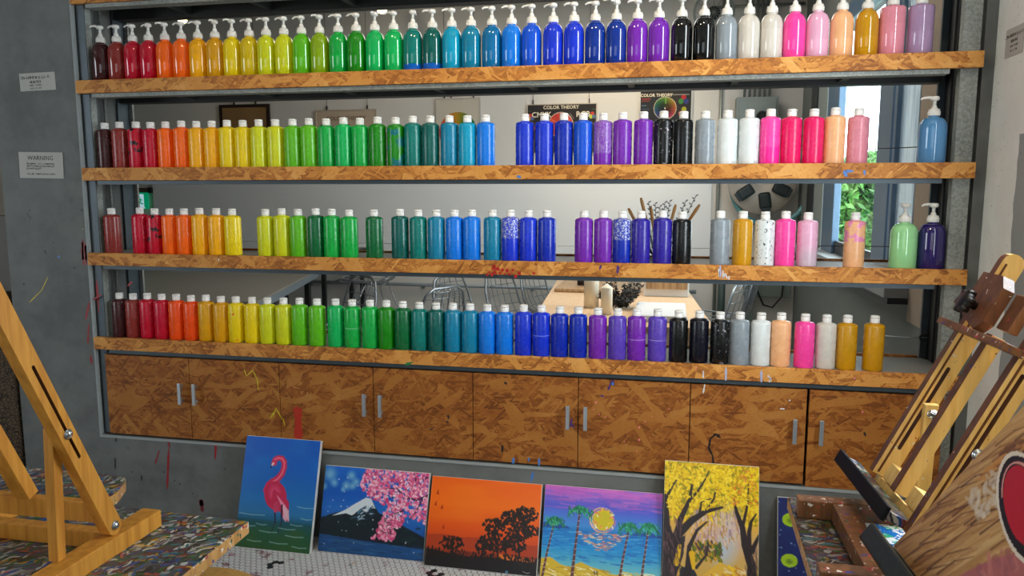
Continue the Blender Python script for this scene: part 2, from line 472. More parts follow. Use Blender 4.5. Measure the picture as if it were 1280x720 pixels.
for j in range(ny):
    y = -0.012 - j * rowh
    for i in range(nx):
        x = -1.15 + i * pit_ + (pit_ / 2 if j % 2 else 0)
        if x > XR - .015: continue
        base = len(vs)
        for (r, z) in ((0.0122, -0.002), (0.0112, 0.0)):
            for k in range(6):
                a = PI / 6 + k * PI / 3
                vs.append((x + r * math.cos(a), y + r * math.sin(a), z))
        fs.append(tuple(base + 6 + k for k in range(6)))
        for k in range(6): fs.append((base + k, base + (k + 1) % 6, base + 6 + (k + 1) % 6, base + 6 + k))
        blk = 0
        for fx, fy in flowers:
            d = math.hypot(x - fx, y - fy)
            if d < pit_ * 1.3 and d > pit_ * 0.45: blk = 1
            if d < pit_ * .4: blk = 0
        mi += [blk] * 7
me = bpy.data.meshes.new('floor_tile'); me.from_pydata(vs, [], fs); me.materials.append(TW); me.materials.append(TB)
me.polygons.foreach_set('material_index', mi)
stuff(link('floor_tile', me, floor))
sbox('ceiling', (-4.2, -6.0, CZ), (XR + .3, 3.9, CZ + .12), CEIL)
# shelf wall: pier left of the opening, parapet below, band above
bw = B().box((-0.405, 0, 0), (X0 - .004, WT, CZ)); bw.box((X0 - .004, 0, 0), (XR, WT, ZB - .004)); bw.box((X0 - .004, 0, 2.62), (XR, WT, CZ)); bw.box((X1 + .012, .02, ZB - .004), (XR, WT, 2.62))
wall_shelf = struct(obj('wall_front', bw, CONCRETE))
sbox('trim_1', (X0 - .012, -.003, ZB - .016), (X1 + .01, .012, ZB - .006), plain('pale_mortar', (150, 156, 156), .7), None)
sbox('trim_2', (X0 - .012, -.003, ZB - .006), (X0 - .003, .012, 2.6), MATS['pale_mortar'], None)
# the wall steps back left of the pier: beige above, grey below
bl = B().box((-4.0, .18, 1.30), (-.405, WT, CZ)); sl = obj('wall_left', bl, plain('beige_paint', (120, 112, 98), .8)); struct(sl)
sbox('trim_5', (-4.0, .17, 0), (-.405, WT, 1.298), plain('grey_lower_wall', (108, 104, 98), .7))
# studio enclosure behind the camera
sbox('wall_back', (-4.0, -6.0, 0), (XR, -5.9, CZ), STUDIO)
sbox('wall_far_left', (-4.2, -6.0, 0), (-4.0, 3.9, CZ), STUDIO)
# right wall runs through both rooms, with the far room's window and the studio window cut out
def wall_seg(name, y0, y1, z0, z1, mat, th=.2):
    return ((XR, y0, z0), (XR + th, y1, z1))
br = B()
for s_ in [(-6.0, -1.12, 0, CZ), (-1.12, -.72, 0, .92), (-1.12, -.72, 2.72, CZ), (-.72, 0.31, 0, CZ)]:
    br.box((XR, s_[0], s_[2]), (XR + .2, s_[1], s_[3]))
wr = struct(obj('wall_right', br, WHITEWALL))
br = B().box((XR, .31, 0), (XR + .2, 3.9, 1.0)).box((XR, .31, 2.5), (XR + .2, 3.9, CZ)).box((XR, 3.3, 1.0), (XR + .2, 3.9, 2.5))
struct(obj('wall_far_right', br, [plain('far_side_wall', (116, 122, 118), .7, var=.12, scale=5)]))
sbox('trim_3', (XR - .004, .31, .86), (XR + .2, .74, 2.5), plain('beige_reveal', (176, 160, 140), .8))
sbox('wall_far', (-4.0, 3.78, 0), (XR + .2, 3.9, CZ), WALLW)
# window_1 of the far room: dark outer frame, blue posts, sill, two panes
w1 = bpy.data.objects.new('window_1', None); COL.objects.link(w1); struct(w1)
obj('sill', B().box((XR - .10, .74, 0.955), (XR + .02, 3.3, 1.02), .004), plain('sill_grey', (150, 156, 158), .6), w1)
obj('sill_dark_bar', B().box((XR - .085, .74, 0.93), (XR - .0, 3.3, .953)), DARKFRAME, w1)  # dark bar along the lower edge of the sill
for nm, y0, y1, m_, dx in [('dark_post', 3.06, 3.30, DARKFRAME, .016), ('grey_post', 2.72, 3.04, GREYMET, .010), ('blue_post', 2.34, 2.68, FRAMEBLUE, .012), ('blue_post', 1.13, 1.37, FRAMEBLUE, .012), ('blue_post', 1.07, 1.115, FRAMEBLUE, .008)]:
    obj(nm, B().box((XR - dx, y0, 1.0205), (XR + .03, y1, 2.395), .004), m_, w1)
obj('blue_post', B().box((XR - .004, .742, 1.0205), (XR + .03, .759, 2.395)), FRAMEBLUE, w1)
obj('top_rail', B().box((XR - .012, .742, 2.396), (XR + .05, 3.3, 2.4995), .004), FRAMEBLUE, w1)
obj('bottom_rail', B().box((XR + .005, .76, 1.0205), (XR + .03, 2.339, 1.099), .004), DARKFRAME, w1)
g_ = obj('pane', B().box((XR + .012, 1.371, 1.10), (XR + .016, 2.339, 2.395)), GLASS, w1)
t = NT('hazy_film_on_glass', 0.25); p_ = t.pos(); x_, y_, z_ = t.sep(p_)
st_ = t.noise(t.vec(x_, t.math('MULTIPLY', y_, 22), t.math('MULTIPLY', z_, 1.2)), 1.6, 4, .6)
t.base(t.ramp(st_, [(.3, lin((150, 172, 182))), (.62, lin((205, 218, 222))), (.75, lin((240, 245, 246)))]))
t.b.inputs['Transmission Weight'].default_value = 0.35
obj('hazy_pane', B().box((XR + .012, .76, 1.10), (XR + .016, 1.069, 2.395)), t.m, w1)
# window_2 of the studio (right of the camera): frame round the daylight
w2 = bpy.data.objects.new('window_2', None); COL.objects.link(w2); struct(w2)
obj('window_frame', B().box((XR + .01, -1.12, .92), (XR + .08, -1.10, 2.72)).box((XR + .01, -.74, .92), (XR + .08, -.72, 2.72)).box((XR + .01, -1.10, 2.69), (XR + .08, -.74, 2.72)).box((XR + .01, -1.10, .92), (XR + .08, -.74, .94)), DARKFRAME, w2)
obj('pane', B().box((XR + .04, -1.10, .94), (XR + .046, -.74, 2.69)), GLASS, w2)

# ------------------------------------------------------------------ steel frame in the opening
fr = thing('steel_shelf_frame', 'galvanised steel post frame standing in the concrete wall opening', 'shelf frame', (X0, 0, ZB))
def cpost(xa, sgn, y0, d, lipw, w, m1, m2):
    b = B()
    x_in = xa + sgn * w
    b.box((min(xa, x_in), y0, ZB + .002), (max(xa, x_in), y0 + .004, 2.6))
    b.box((min(xa, xa + sgn * .004), y0 + .004, ZB + .002), (max(xa, xa + sgn * .004), y0 + d, 2.6))
    b.mi = 1
    b.box((min(x_in, x_in - sgn * .004), y0 + .0045, ZB + .002), (max(x_in, x_in - sgn * .004), y0 + lipw, 2.6))
    return obj('post', b, [m1, m2], fr)
cpost(X0 + .004, 1, .012, .06, .036, .036, STEEL, GALV)
cpost(X1 - .002, -1, .012, .06, .036, .052, GALV, GALV)
b = B().box((X0 + .0, .215, ZB + .002), (X0 + .006, .285, 2.6)); b.mi = 1; b.box((X0, .287, ZB + .002), (X0 + .022, .298, 2.6))
obj('post', b, [STEEL, GALV], fr)
b = B().box((X1 - .012, .225, ZB + .002), (X1 - .004, .30, 2.6)); b.mi = 1; b.box((X1 - .035, .285, ZB + .002), (X1 - .012, .30, 2.6))
obj('post', b, [BEAM, STEEL], fr)
obj('rod', B().tube([(X0 + .012, .13, ZB + .002), (X0 + .012, .13, 2.6)], .006, 8), GALV, fr)

# ------------------------------------------------------------------ the shelves
ZS = [1.855, 1.505, 1.155, 0.7975]
names = ['top full-width', 'second', 'third', 'lowest']
ZS_ALL = [(2.205, 'chipboard shelf at the very top edge, holding nothing visible'), (ZS[0], 'chipboard-fronted shelf carrying the row of pump bottles'),
          (ZS[1], 'chipboard-fronted shelf second below the top, with blue smear near right end'), (ZS[2], 'chipboard-fronted shelf splashed with red paint dots at its middle'),
          (ZS[3], 'lowest chipboard-fronted shelf, directly above the cabinet doors')]
FT = 0.0515
for z, lab in ZS_ALL:
    s_ = thing('shelf', lab, 'shelf', (X0, 0, z - FT), 'chipboard-fronted shelves in the wall opening')
    obj('fascia_board', B().box((X0 - .002, -.012, z - FT), (X1 + .004, .008, z), .0015), OSB, s_)
    obj('rear_board', B().box((X0 + .03, .288, z - FT), (X1 - .04, .304, z + .004)), OSB_DARK, s_)
    obj('deck', B().box((X0 + .012, .0085, z - .018), (X1 - .014, .287, z - .004)), DECK, s_)
    obj('front_angle', B().box((X0 + .062, -.002, z - FT - .016), (X1 - .09, .05, z - FT - .001)), GALV if z > 1.8 else STEEL, s_)  # lower angles take darker steel to paint in their shade
    b = B().box((X0 + .01, .225, z - FT - .014), (X1 - .04, .284, z - .020))
    for k in range(1, 9):
        b.box((X0 + .37 * k - .012, .052, z - FT - .006), (X0 + .37 * k + .012, .224, z - .021))
    obj('rear_beam', b, BEAM, s_)
    if z < 2: obj('underside', B().box((X0 + .065, .051, z - .024), (X1 - .06, .224, z - .019)), BEAM, s_)

# ------------------------------------------------------------------ cabinets under the lowest shelf
DX = [0.036, 0.434, 0.843, 1.246, 1.651, 2.057, 2.463, 2.862, 3.300]
HX = [[0.399, 0.466], [1.214, 1.280], [2.020, 2.086], [2.822, 2.91]]
ztop = ZS[3] - FT - .020
cab_lab = ['chipboard base cabinet at the left end, beside the steel post, with yellow scribbles', 'chipboard base cabinet above the flamingo and mountain canvases, with red smear',
           'chipboard base cabinet above the orange sunset and beach canvases', 'chipboard base cabinet at the right end, above the yellow tree canvas, black line down it']
for k in range(4):
    xa, xb = DX[2 * k], DX[2 * k + 2]
    c = thing('base_cabinet', cab_lab[k], 'cabinet', (xa, 0, ZB), 'chipboard base cabinets under the shelves')
    b = B(); x_a, x_b = xa + .001, xb - .001
    b.box((x_a, .022, ZB), (x_a + .014, .30, ztop)); b.box((x_b - .014, .022, ZB), (x_b, .30, ztop)); b.box((x_a + .014, .022, ZB), (x_b - .014, .30, ZB + .014)); b.box((x_a + .014, .022, ztop - .014), (x_b - .014, .30, ztop)); b.box((x_a + .014, .288, ZB + .014), (x_b - .014, .30, ztop - .014))
    obj('body', b, BEAM, c)
    for j in range(2):
        da, db = DX[2 * k + j] + .0015, DX[2 * k + j + 1] - .0015
        low = ZB + .004
        if k == 3 and j == 1: low -= .008; da += .006
        d = obj('door', B().box((da, 0.0, low), (db, .018, ztop - .004), .001), OSB_DARK, c)
        hx = HX[k][j]; zc = .575
        hb = B().box((hx - .007, -.026, zc - .045), (hx + .007, -.018, zc + .045), .002)
        hb.box((hx - .004, -.020, zc - .036), (hx + .004, .0, zc - .026)); hb.box((hx - .004, -.020, zc + .026), (hx + .004, 0, zc + .036))
        obj('handle', hb, ALU, d)
# thin dark recess line under the lowest fascia
sbox('trim_4', (X0 + .03, .004, ztop), (X1 - .01, .03, ZS[3] - FT - .0165), BEAM)
# ------------------------------------------------------------------ paint bottles
CLR = dict(
 maroon=((62, 16, 18), 'dark maroon'), brick=((140, 44, 38), 'brick red'), crimson=((196, 4, 42), 'crimson'), orange=((255, 104, 8), 'orange'),
 redorange=((246, 78, 10), 'red-orange'), amber=((250, 176, 6), 'amber yellow'), dkamber=((222, 158, 8), 'dark amber'), yellow=((236, 206, 6), 'yellow'), mustard=((214, 184, 6), 'mustard yellow'),
 lime=((206, 212, 22), 'lime yellow'), leaf=((92, 184, 22), 'leaf green'), olive=((134, 168, 14), 'olive green'), emerald=((8, 178, 88), 'emerald green'),
 green=((14, 168, 66), 'bright green'), forest=((22, 132, 14), 'forest green'), dkgreen=((4, 100, 52), 'dark green'), teal=((4, 116, 108), 'teal'),
 dkteal=((6, 90, 84), 'dark teal'), cyan=((6, 150, 190), 'cyan'), tealblue=((8, 122, 160), 'teal blue'), azure=((6, 116, 224), 'azure blue'), dkcyan=((6, 104, 160), 'deep cyan'),
 cobalt=((12, 78, 206), 'cobalt blue'), ultra=((20, 50, 200), 'ultramarine blue'), navy=((8, 46, 140), 'navy blue'), royal=((10, 40, 168), 'royal blue'), indigo=((44, 30, 148), 'indigo'),
 purple=((112, 38, 168), 'purple'), violet=((88, 62, 176), 'violet'), black=((8, 9, 10), 'black'), inkblack=((6, 7, 22), 'blue-black'), grey=((134, 144, 152), 'grey'),
 white=((216, 222, 222), 'white'), offwhite=((206, 200, 190), 'off-white'), pink=((246, 66, 158), 'hot pink'), rose=((224, 22, 96), 'rose red'), palepink=((226, 168, 196), 'pale pink'),
 peach=((238, 178, 128), 'peach'), ochre=((196, 140, 8), 'ochre'), dusty=((218, 134, 150), 'dusty pink'), mauve=((164, 134, 170), 'mauve'), skyblue=((84, 140, 188), 'sky blue'),
 palegreen=((154, 218, 152), 'pale green'), deepnavy=((40, 28, 96), 'deep navy'))
PM = {}
def paint_mat(c, pump, ex=''):
    key = (c, pump, ex)
    if key in PM: return PM[key]
    t = NT('paint_' + c, 0.07 if pump else 0.30, 0, 0.5)
    rgb = CLR[c][0]; base = lin(rgb)
    p = t.pos(True); x, y, z = t.sep(p)
    rnd = t.n('ObjectInfo').outputs['Random']
    pale = lin([v + (150 - v) * 0.07 for v in rgb]); deep = lin([v * 0.94 for v in rgb])
    lvl = t.math('MULTIPLY_ADD', rnd, 0.09, 0.03)
    st = t.noise(t.vec(t.math('MULTIPLY', x, 40), t.math('MULTIPLY', y, 40), t.math('MULTIPLY', z, 9)), 1.0, 4, .6)
    film = t.mix(t.step(st, .35, .7), base, pale if not pump else deep)
    col = t.mix(t.math('GREATER_THAN', z, lvl), base, film)
    sp = None
    if ex == 'bluebase': col = t.mix(t.math('LESS_THAN', z, .028), col, lin((10, 96, 196)))
    if ex == 'bluestreak': col = t.mix(t.step(t.noise(p, 26, 2), .5, .58), col, lin((6, 110, 120)))
    if ex == 'pinkbase': col = t.mix(t.math('LESS_THAN', z, .060), col, lin((246, 40, 150)))
    if ex == 'pinkpatch': col = t.mix(t.math('MULTIPLY', t.step(t.noise(p, 34, 2), .5, .56), t.math('GREATER_THAN', z, .09)), col, lin((226, 134, 176)))
    if ex == 'fade': col = t.mix(t.step(z, .02, .10), lin((200, 178, 192)), col)
    if ex == 'specks': col = t.mix(t.step(t.noise(p, 110, 3, .7), .60, .63), col, lin((52, 48, 56)))
    if ex == 'white_specks': col = t.mix(t.step(t.noise(p, 90, 3, .7), .63, .66), col, lin((186, 176, 190)))
    if ex == 'scratched': col = t.mix(t.math('MULTIPLY', t.step(t.noise(p, 150, 3, .8), .50, .58), t.math('GREATER_THAN', z, .085)), col, lin((190, 196, 214)))
    if ex == 'mottled': col = t.mix(t.math('MULTIPLY', t.step(t.noise(p, 190, 3, .8), .42, .6), t.math('GREATER_THAN', z, .045)), col, lin((154, 124, 190)))
    if ex == 'line': col = t.mix(t.math('LESS_THAN', t.math('ABSOLUTE', t.math('SUBTRACT', z, .078)), .0012), col, lin([v + (255 - v) * .45 for v in rgb]))
    if ex == 'redmark': col = t.mix(t.step(t.noise(p, 28, 1), .66, .69), col, lin((232, 84, 30)))
    if ex == 'blackpatch': col = t.mix(t.math('MULTIPLY', t.step(t.noise(p, 32, 2), .56, .6), t.math('GREATER_THAN', z, .05)), col, lin((40, 14, 20)))
    if not pump and ex not in ('specks', 'white_specks'):
        dk = [30, 26, 30] if sum(rgb) > 240 else [190, 190, 200]
        col = t.mix(t.math('MULTIPLY', t.step(t.noise(p, 85, 2), .755, .775), 0.7), col, lin(dk))
    t.base(col)
    if pump:
        t.b.inputs['Coat Weight'].default_value = 0.6; t.b.inputs['Coat Roughness'].default_value = 0.03
    else:
        t.rough(t.math('MULTIPLY_ADD', t.noise(p, 30, 3), 0.14, 0.20))
    PM[key] = t.m
    return t.m

SQ = B().lathe([(0, 0), (.030, 0), (.0330, .0015), (.0336, .004), (.0338, .08), (.0336, .1515), (.0326, .1555), (.0290, .1590), (.0200, .1615), (.0145, .1635), (.0138, .1660), (.0138, .170), (0, .170)], 28).mesh('body', [])
def dome(r, h, hb):
    pr = [(0, 0), (r - .003, 0), (r, .004), (r, h * .45), (r, h - hb)]
    for k in range(1, 8):
        a = k / 8 * PI / 2
        pr.append((r * (.42 + .58 * math.cos(a)), h - hb + hb * math.sin(a)))
    pr += [(r * .42, h), (.0155, h + .003), (.0155, h + .010), (0, h + .010)]
    return pr
PU = B().lathe(dome(.0366, .153, .040), 32).mesh('body', [])
BIG = B().lathe(dome(.0430, .152, .036), 32).mesh('body', [])
CYL = B().lathe([(0, 0), (.037, 0), (.0395, .004), (.0398, .08), (.0398, .153), (.038, .158), (.030, .1605), (.0165, .162), (.016, .17), (0, .17)], 32).mesh('body', [])
def cap_mesh():
    b = B(); b.lathe([(.0152, .1645), (.0154, .1655), (.0154, .1795), (.0146, .1800), (.0146, .1808), (.0154, .1813), (.0153, .1865), (.0140, .1890), (.0105, .1902), (0, .1906)], 24)
    b.lathe([(0, .1645), (.0152, .1645)], 24)
    b.obox((0, -.0152, .1845), V(1, 0, 0), V(0, 1, 0), V(0, 0, 1), .0055, .0012, .0016)
    return b.mesh('cap', [CAPW])
CAP = cap_mesh()
def collar_mesh(z0, r):
    b = B(); n = 30
    pr = [(r * .95, z0), (r, z0 + .002), (r, z0 + .015), (r * .93, z0 + .016), (r * .90, z0 + .022), (r * .55, z0 + .0235), (r * .42, z0 + .0300), (0, z0 + .030)]
    b.lathe([(0, z0)] + pr, 24)
    for k in range(n):
        a = 2 * PI * k / n
        b.obox((r * math.cos(a), r * math.sin(a), z0 + .0085), V(math.cos(a), math.sin(a), 0), V(-math.sin(a), math.cos(a), 0), V(0, 0, 1), .0006, .0007, .0062)
    return b.mesh('collar', [PUMPW])
def head_mesh(z0, L=.034, s=1.0):
    b = B()
    b.lathe([(0, z0 + .028), (.0052 * s, z0 + .028), (.0048 * s, z0 + .050), (.0066 * s, z0 + .053), (.0120 * s, z0 + .055), (.0135 * s, z0 + .0575), (.0132 * s, z0 + .064), (.0105 * s, z0 + .0675), (0, z0 + .0685)], 20)
    b.tube([(.006, 0, z0 + .0625), (.018, 0, z0 + .0638), (L - .006, 0, z0 + .0630), (L, 0, z0 + .0600), (L + .002, 0, z0 + .0565)], [.0052 * s, .0045 * s, .0036 * s, .0034 * s, .003 * s], 10)
    b.lathe([(0, z0 + .018), (.0098, z0 + .018), (.0095, z0 + .026), (.0072, z0 + .034), (.0060, z0 + .037), (0, z0 + .037)], 16)
    return b.mesh('pump_head', [PUMPW])
COLL = collar_mesh(.158, .0178); HEAD = head_mesh(.158)
COLB = collar_mesh(.157, .0185); HEADB = head_mesh(.153, .040, 1.05)
COLC = collar_mesh(.165, .0178); HEADC = head_mesh(.167, .030)
BODY = {}
def body_mesh(kind, c, ex):
    k = (kind, c, ex)
    if k not in BODY:
        me = {'sq': SQ, 'pu': PU, 'big': BIG, 'cyl': CYL}[kind].copy(); me.name = 'body'
        me.materials.clear(); me.materials.append(paint_mat(c, kind != 'sq', ex)); BODY[k] = me
    return BODY[k]
RAD = dict(sq=.0339, pu=.0367, big=.0432, cyl=.0400)
EXTXT = dict(bluebase='blue bottom', bluestreak='blue streaks', pinkbase='brighter bottom', pinkpatch='pink smear', fade='whitish lower half',
             specks='dark specks', white_specks='pale paint specks', scratched='scratched top', mottled='mottled lilac top', line='thin pale line', redmark='an orange mark', blackpatch='dark smudges')
rng = random.Random(11)
ORD = ['first', 'second', 'third', 'fourth', 'fifth', 'sixth', 'seventh']
def row(xs, z, spec, shelf_words, grp_shelf):
    items = []
    xs = list(xs)
    spec = [s if isinstance(s, tuple) else (s,) for s in spec.split()]
    sp = []
    for s in spec:
        f = s[0].split(':'); kind = f[0] if f[0] in ('pu', 'big', 'cyl', 'sq') else None
        if kind: f = f[1:]
        sp.append((kind or 'sq', f[0], f[1] if len(f) > 1 else ''))
    assert len(sp) == len(xs), (len(sp), len(xs))
    rad = [RAD[k[0]] for k in sp]
    for _ in range(400):
        for i in range(len(xs) - 1):
            need = (rad[i] + rad[i + 1]) + .0004; d = xs[i + 1] - xs[i]
            if d < need: e = (need - d) / 2 + 1e-5; xs[i] -= e; xs[i + 1] += e
        xs[0] = max(xs[0], .060)
    for i, (x, (kind, c, ex)) in enumerate(zip(xs, sp)):
        y = .0465 + rng.uniform(-.001, .002)
        items.append((x, y, kind, c, ex))
    # labels
    def desc(it): return {'sq': 'squeeze bottle', 'pu': 'pump bottle', 'big': 'wide pump bottle', 'cyl': 'straight-shouldered pump bottle'}[it[2]]
    for i, it in enumerate(items):
        X, y, kind, c, ex = it
        same = [j for j, o in enumerate(items) if o[2] == kind and o[3] == c and (o[4] == ex or not ex)]
        if ex: same = [j for j, o in enumerate(items) if o[2] == kind and o[3] == c and o[4] == ex]
        else: same = [j for j, o in enumerate(items) if o[2] == kind and o[3] == c and not o[4]]
        cn = CLR[c][1]; n = len(same); k = same.index(i)
        txt = cn + ' ' + desc(it)
        if ex: txt += ' with ' + EXTXT[ex]
        txt += ' on the ' + shelf_words
        def nb(j): return CLR[items[j][3]][1]
        if n > 1:
            w = ('left' if k == 0 else 'right') if n == 2 else ('leftmost' if k == 0 else 'rightmost' if k == n - 1 else 'middle' if n == 3 else ORD[k] + ' from left')
            txt += ', %s of %s' % (w, {2: 'two', 3: 'three', 4: 'four', 5: 'five'}[n])
        elif 0 < i < len(items) - 1: txt += ' between %s and %s' % (nb(i - 1), nb(i + 1))
        elif i == 0: txt += ', at its left end'
        else: txt += ', at its right end'
        if len(txt.split()) > 16: txt = txt.replace('squeeze bottle', 'bottle')
        if len(txt.split()) > 16: txt = txt.replace('top bottle shelf', 'top shelf')
        if len(txt.split()) > 16: txt = txt.replace('on the lowest shelf', 'on lowest shelf').replace('on the third shelf', 'on third shelf').replace('on the second shelf', 'on second shelf')
        root = bpy.data.objects.new('pump_bottle' if kind != 'sq' else 'squeeze_bottle', None); COL.objects.link(root)
        root.empty_display_size = .03
        root.location = (X, y, z - .004 + .0005)
        root.rotation_euler = (0, 0, rng.uniform(-.5, .5) if kind == 'sq' else 0)
        root['label'] = txt; root['category'] = 'bottle'; root['group'] = grp_shelf
        bo = link('body', body_mesh(kind, c, ex), root, False)
        if kind == 'sq':
            cp = link('cap', CAP, root, False); cp.rotation_euler = (0, 0, rng.uniform(-.8, .8))
            s = rng.uniform(.985, 1.01); bo.scale = (1, 1, s); cp.location = (0, 0, .170 * (s - 1))
        else:
            cm, hm = {'pu': (COLL, HEAD), 'big': (COLB, HEADB), 'cyl': (COLC, HEADC)}[kind]
            link('collar', cm, root, False)
            hd = link('pump_head', hm, root, False)
            hd.rotation_euler = (0, 0, DIRS.get((shelf_words, i), PI + rng.choice([0, 0, 0, .25, -.2, .1, 1.1])))
    return items
DIRS = {('top bottle shelf', 7): -PI / 2, ('top bottle shelf', 0): PI * 1.3, ('top bottle shelf', 16): -PI / 2, ('top bottle shelf', 18): PI / 2, ('top bottle shelf', 31): -.4,
        ('third shelf', 36): -1.9, ('third shelf', 37): PI * 1.1, ('second shelf', 41): PI}
R1 = [0.083, 0.159, 0.226, 0.298, 0.376, 0.449, 0.524, 0.605, 0.671, 0.744, 0.816, 0.895, 0.968, 1.042, 1.123, 1.191, 1.263, 1.341, 1.417, 1.493, 1.569, 1.641, 1.72, 1.793, 1.867, 1.946, 2.021, 2.097, 2.171, 2.245, 2.319, 2.397, 2.472, 2.549, 2.624, 2.692, 2.769, 2.84, 2.919, 2.998, 3.073, 3.16]
R2 = [0.074, 0.144, 0.224, 0.286, 0.354, 0.434, 0.494, 0.564, 0.635, 0.699, 0.772, 0.844, 0.919, 0.984, 1.058, 1.131, 1.197, 1.269, 1.343, 1.411, 1.48, 1.555, 1.625, 1.695, 1.843, 1.916, 1.987, 2.058, 2.13, 2.199, 2.273, 2.343, 2.412, 2.486, 2.562, 2.635, 2.705, 2.774, 2.846, 2.914, 2.988, 3.219]
R3 = [0.079, 0.214, 0.281, 0.352, 0.419, 0.49, 0.566, 0.637, 0.784, 0.856, 0.927, 1.006, 1.067, 1.143, 1.247, 1.353, 1.427, 1.499, 1.571, 1.639, 1.72, 1.792, 1.855, 1.927, 2.065, 2.139, 2.201, 2.272, 2.349, 2.417, 2.549, 2.626, 2.701, 2.769, 2.843, 2.996, 3.155, 3.237]
R4 = [0.089, 0.157, 0.226, 0.296, 0.361, 0.426, 0.503, 0.567, 0.634, 0.709, 0.777, 0.849, 0.919, 0.995, 1.075, 1.147, 1.222, 1.291, 1.361, 1.426, 1.5, 1.557, 1.628, 1.696, 1.766, 1.84, 1.909, 1.978, 2.048, 2.121, 2.194, 2.264, 2.339, 2.415, 2.488, 2.561, 2.629, 2.702, 2.77, 2.85, 2.923, 2.988, 3.078]
row(R1, ZS[0], 'pu:maroon pu:brick pu:crimson pu:crimson pu:orange pu:orange pu:amber pu:dkamber pu:yellow pu:mustard pu:lime pu:lime pu:leaf pu:olive pu:green pu:forest pu:emerald pu:emerald pu:teal:bluebase pu:dkteal:bluebase pu:cyan pu:tealblue pu:dkcyan pu:azure pu:cobalt pu:ultra pu:ultra pu:navy pu:navy pu:purple pu:purple pu:black pu:black pu:grey pu:offwhite pu:offwhite pu:pink pu:palepink pu:peach pu:ochre cyl:dusty cyl:mauve', 'top bottle shelf', 'pump bottles on the top bottle shelf')
row(R2, ZS[1], 'maroon brick crimson:blackpatch crimson orange orange amber amber yellow yellow lime lime leaf leaf green emerald green forest forest:bluestreak teal dkteal tealblue cyan azure ultra ultra royal cobalt purple:mottled purple purple black:white_specks black grey white white pink:pinkbase rose rose peach dusty big:skyblue', 'second shelf', 'paint bottles on the second shelf')
row(R3, ZS[2], 'brick crimson crimson:blackpatch orange orange amber amber yellow lime lime leaf dkgreen green green dkgreen dkteal teal tealblue azure azure tealblue ultra:scratched ultra royal purple purple royal:scratched indigo indigo black grey ochre white:specks pink palepink:fade peach:pinkpatch big:palegreen big:deepnavy', 'third shelf', 'paint bottles on the third shelf')
row(R4, ZS[3], 'maroon brick crimson crimson redorange redorange dkamber dkamber yellow:redmark yellow lime lime leaf leaf emerald green:line green forest dkgreen teal dkteal tealblue tealblue azure azure ultra ultra:line royal royal purple violet purple:line violet:line black inkblack black:white_specks grey white peach pink offwhite ochre ochre', 'lowest shelf', 'paint bottles on the lowest shelf')
# ------------------------------------------------------------------ dried paint marks on wall, fascias and doors (thin real paint films)
def splat_obj(name, strokes, rgb, w, y, parent, taper=True):
    b = B(); r = random.Random(sum(map(ord, name)) + len(strokes) + int(w * 1e5))
    for st in strokes:
        if len(st) == 1:
            x, z = st[0]; n = 9; rad = w * r.uniform(.5, 1.1)
            poly = [(rad * r.uniform(.75, 1.15) * math.cos(2 * PI * k / n), rad * r.uniform(.75, 1.2) * math.sin(2 * PI * k / n)) for k in range(n)]
            b.prism(poly, (x, y, z), (1, 0, 0), (0, 0, 1), (0, -.0008, 0)); continue
        pts = []
        for (p, q) in zip(st, st[1:]):
            for k in range(5): pts.append((p[0] + (q[0] - p[0]) * k / 5, p[1] + (q[1] - p[1]) * k / 5))
        pts.append(st[-1]); L, Rr = [], []
        for i, p in enumerate(pts):
            q = pts[min(i + 1, len(pts) - 1)]; o = pts[max(i - 1, 0)]
            dx, dz = q[0] - o[0], q[1] - o[1]; d = math.hypot(dx, dz) or 1
            ww = w * r.uniform(.55, 1.1) * (.35 if i in (0, len(pts) - 1) else 1)
            L.append((p[0] - dz / d * ww, p[1] + dx / d * ww)); Rr.append((p[0] + dz / d * ww, p[1] - dx / d * ww))
        for i in range(len(pts) - 1):
            b.prism([L[i], L[i + 1], Rr[i + 1], Rr[i]], (0, y, 0), (1, 0, 0), (0, 0, 1), (0, -.0008, 0))
    return stuff(obj(name, b, plain('paint_film_%d_%d_%d' % rgb, rgb, .4), parent))
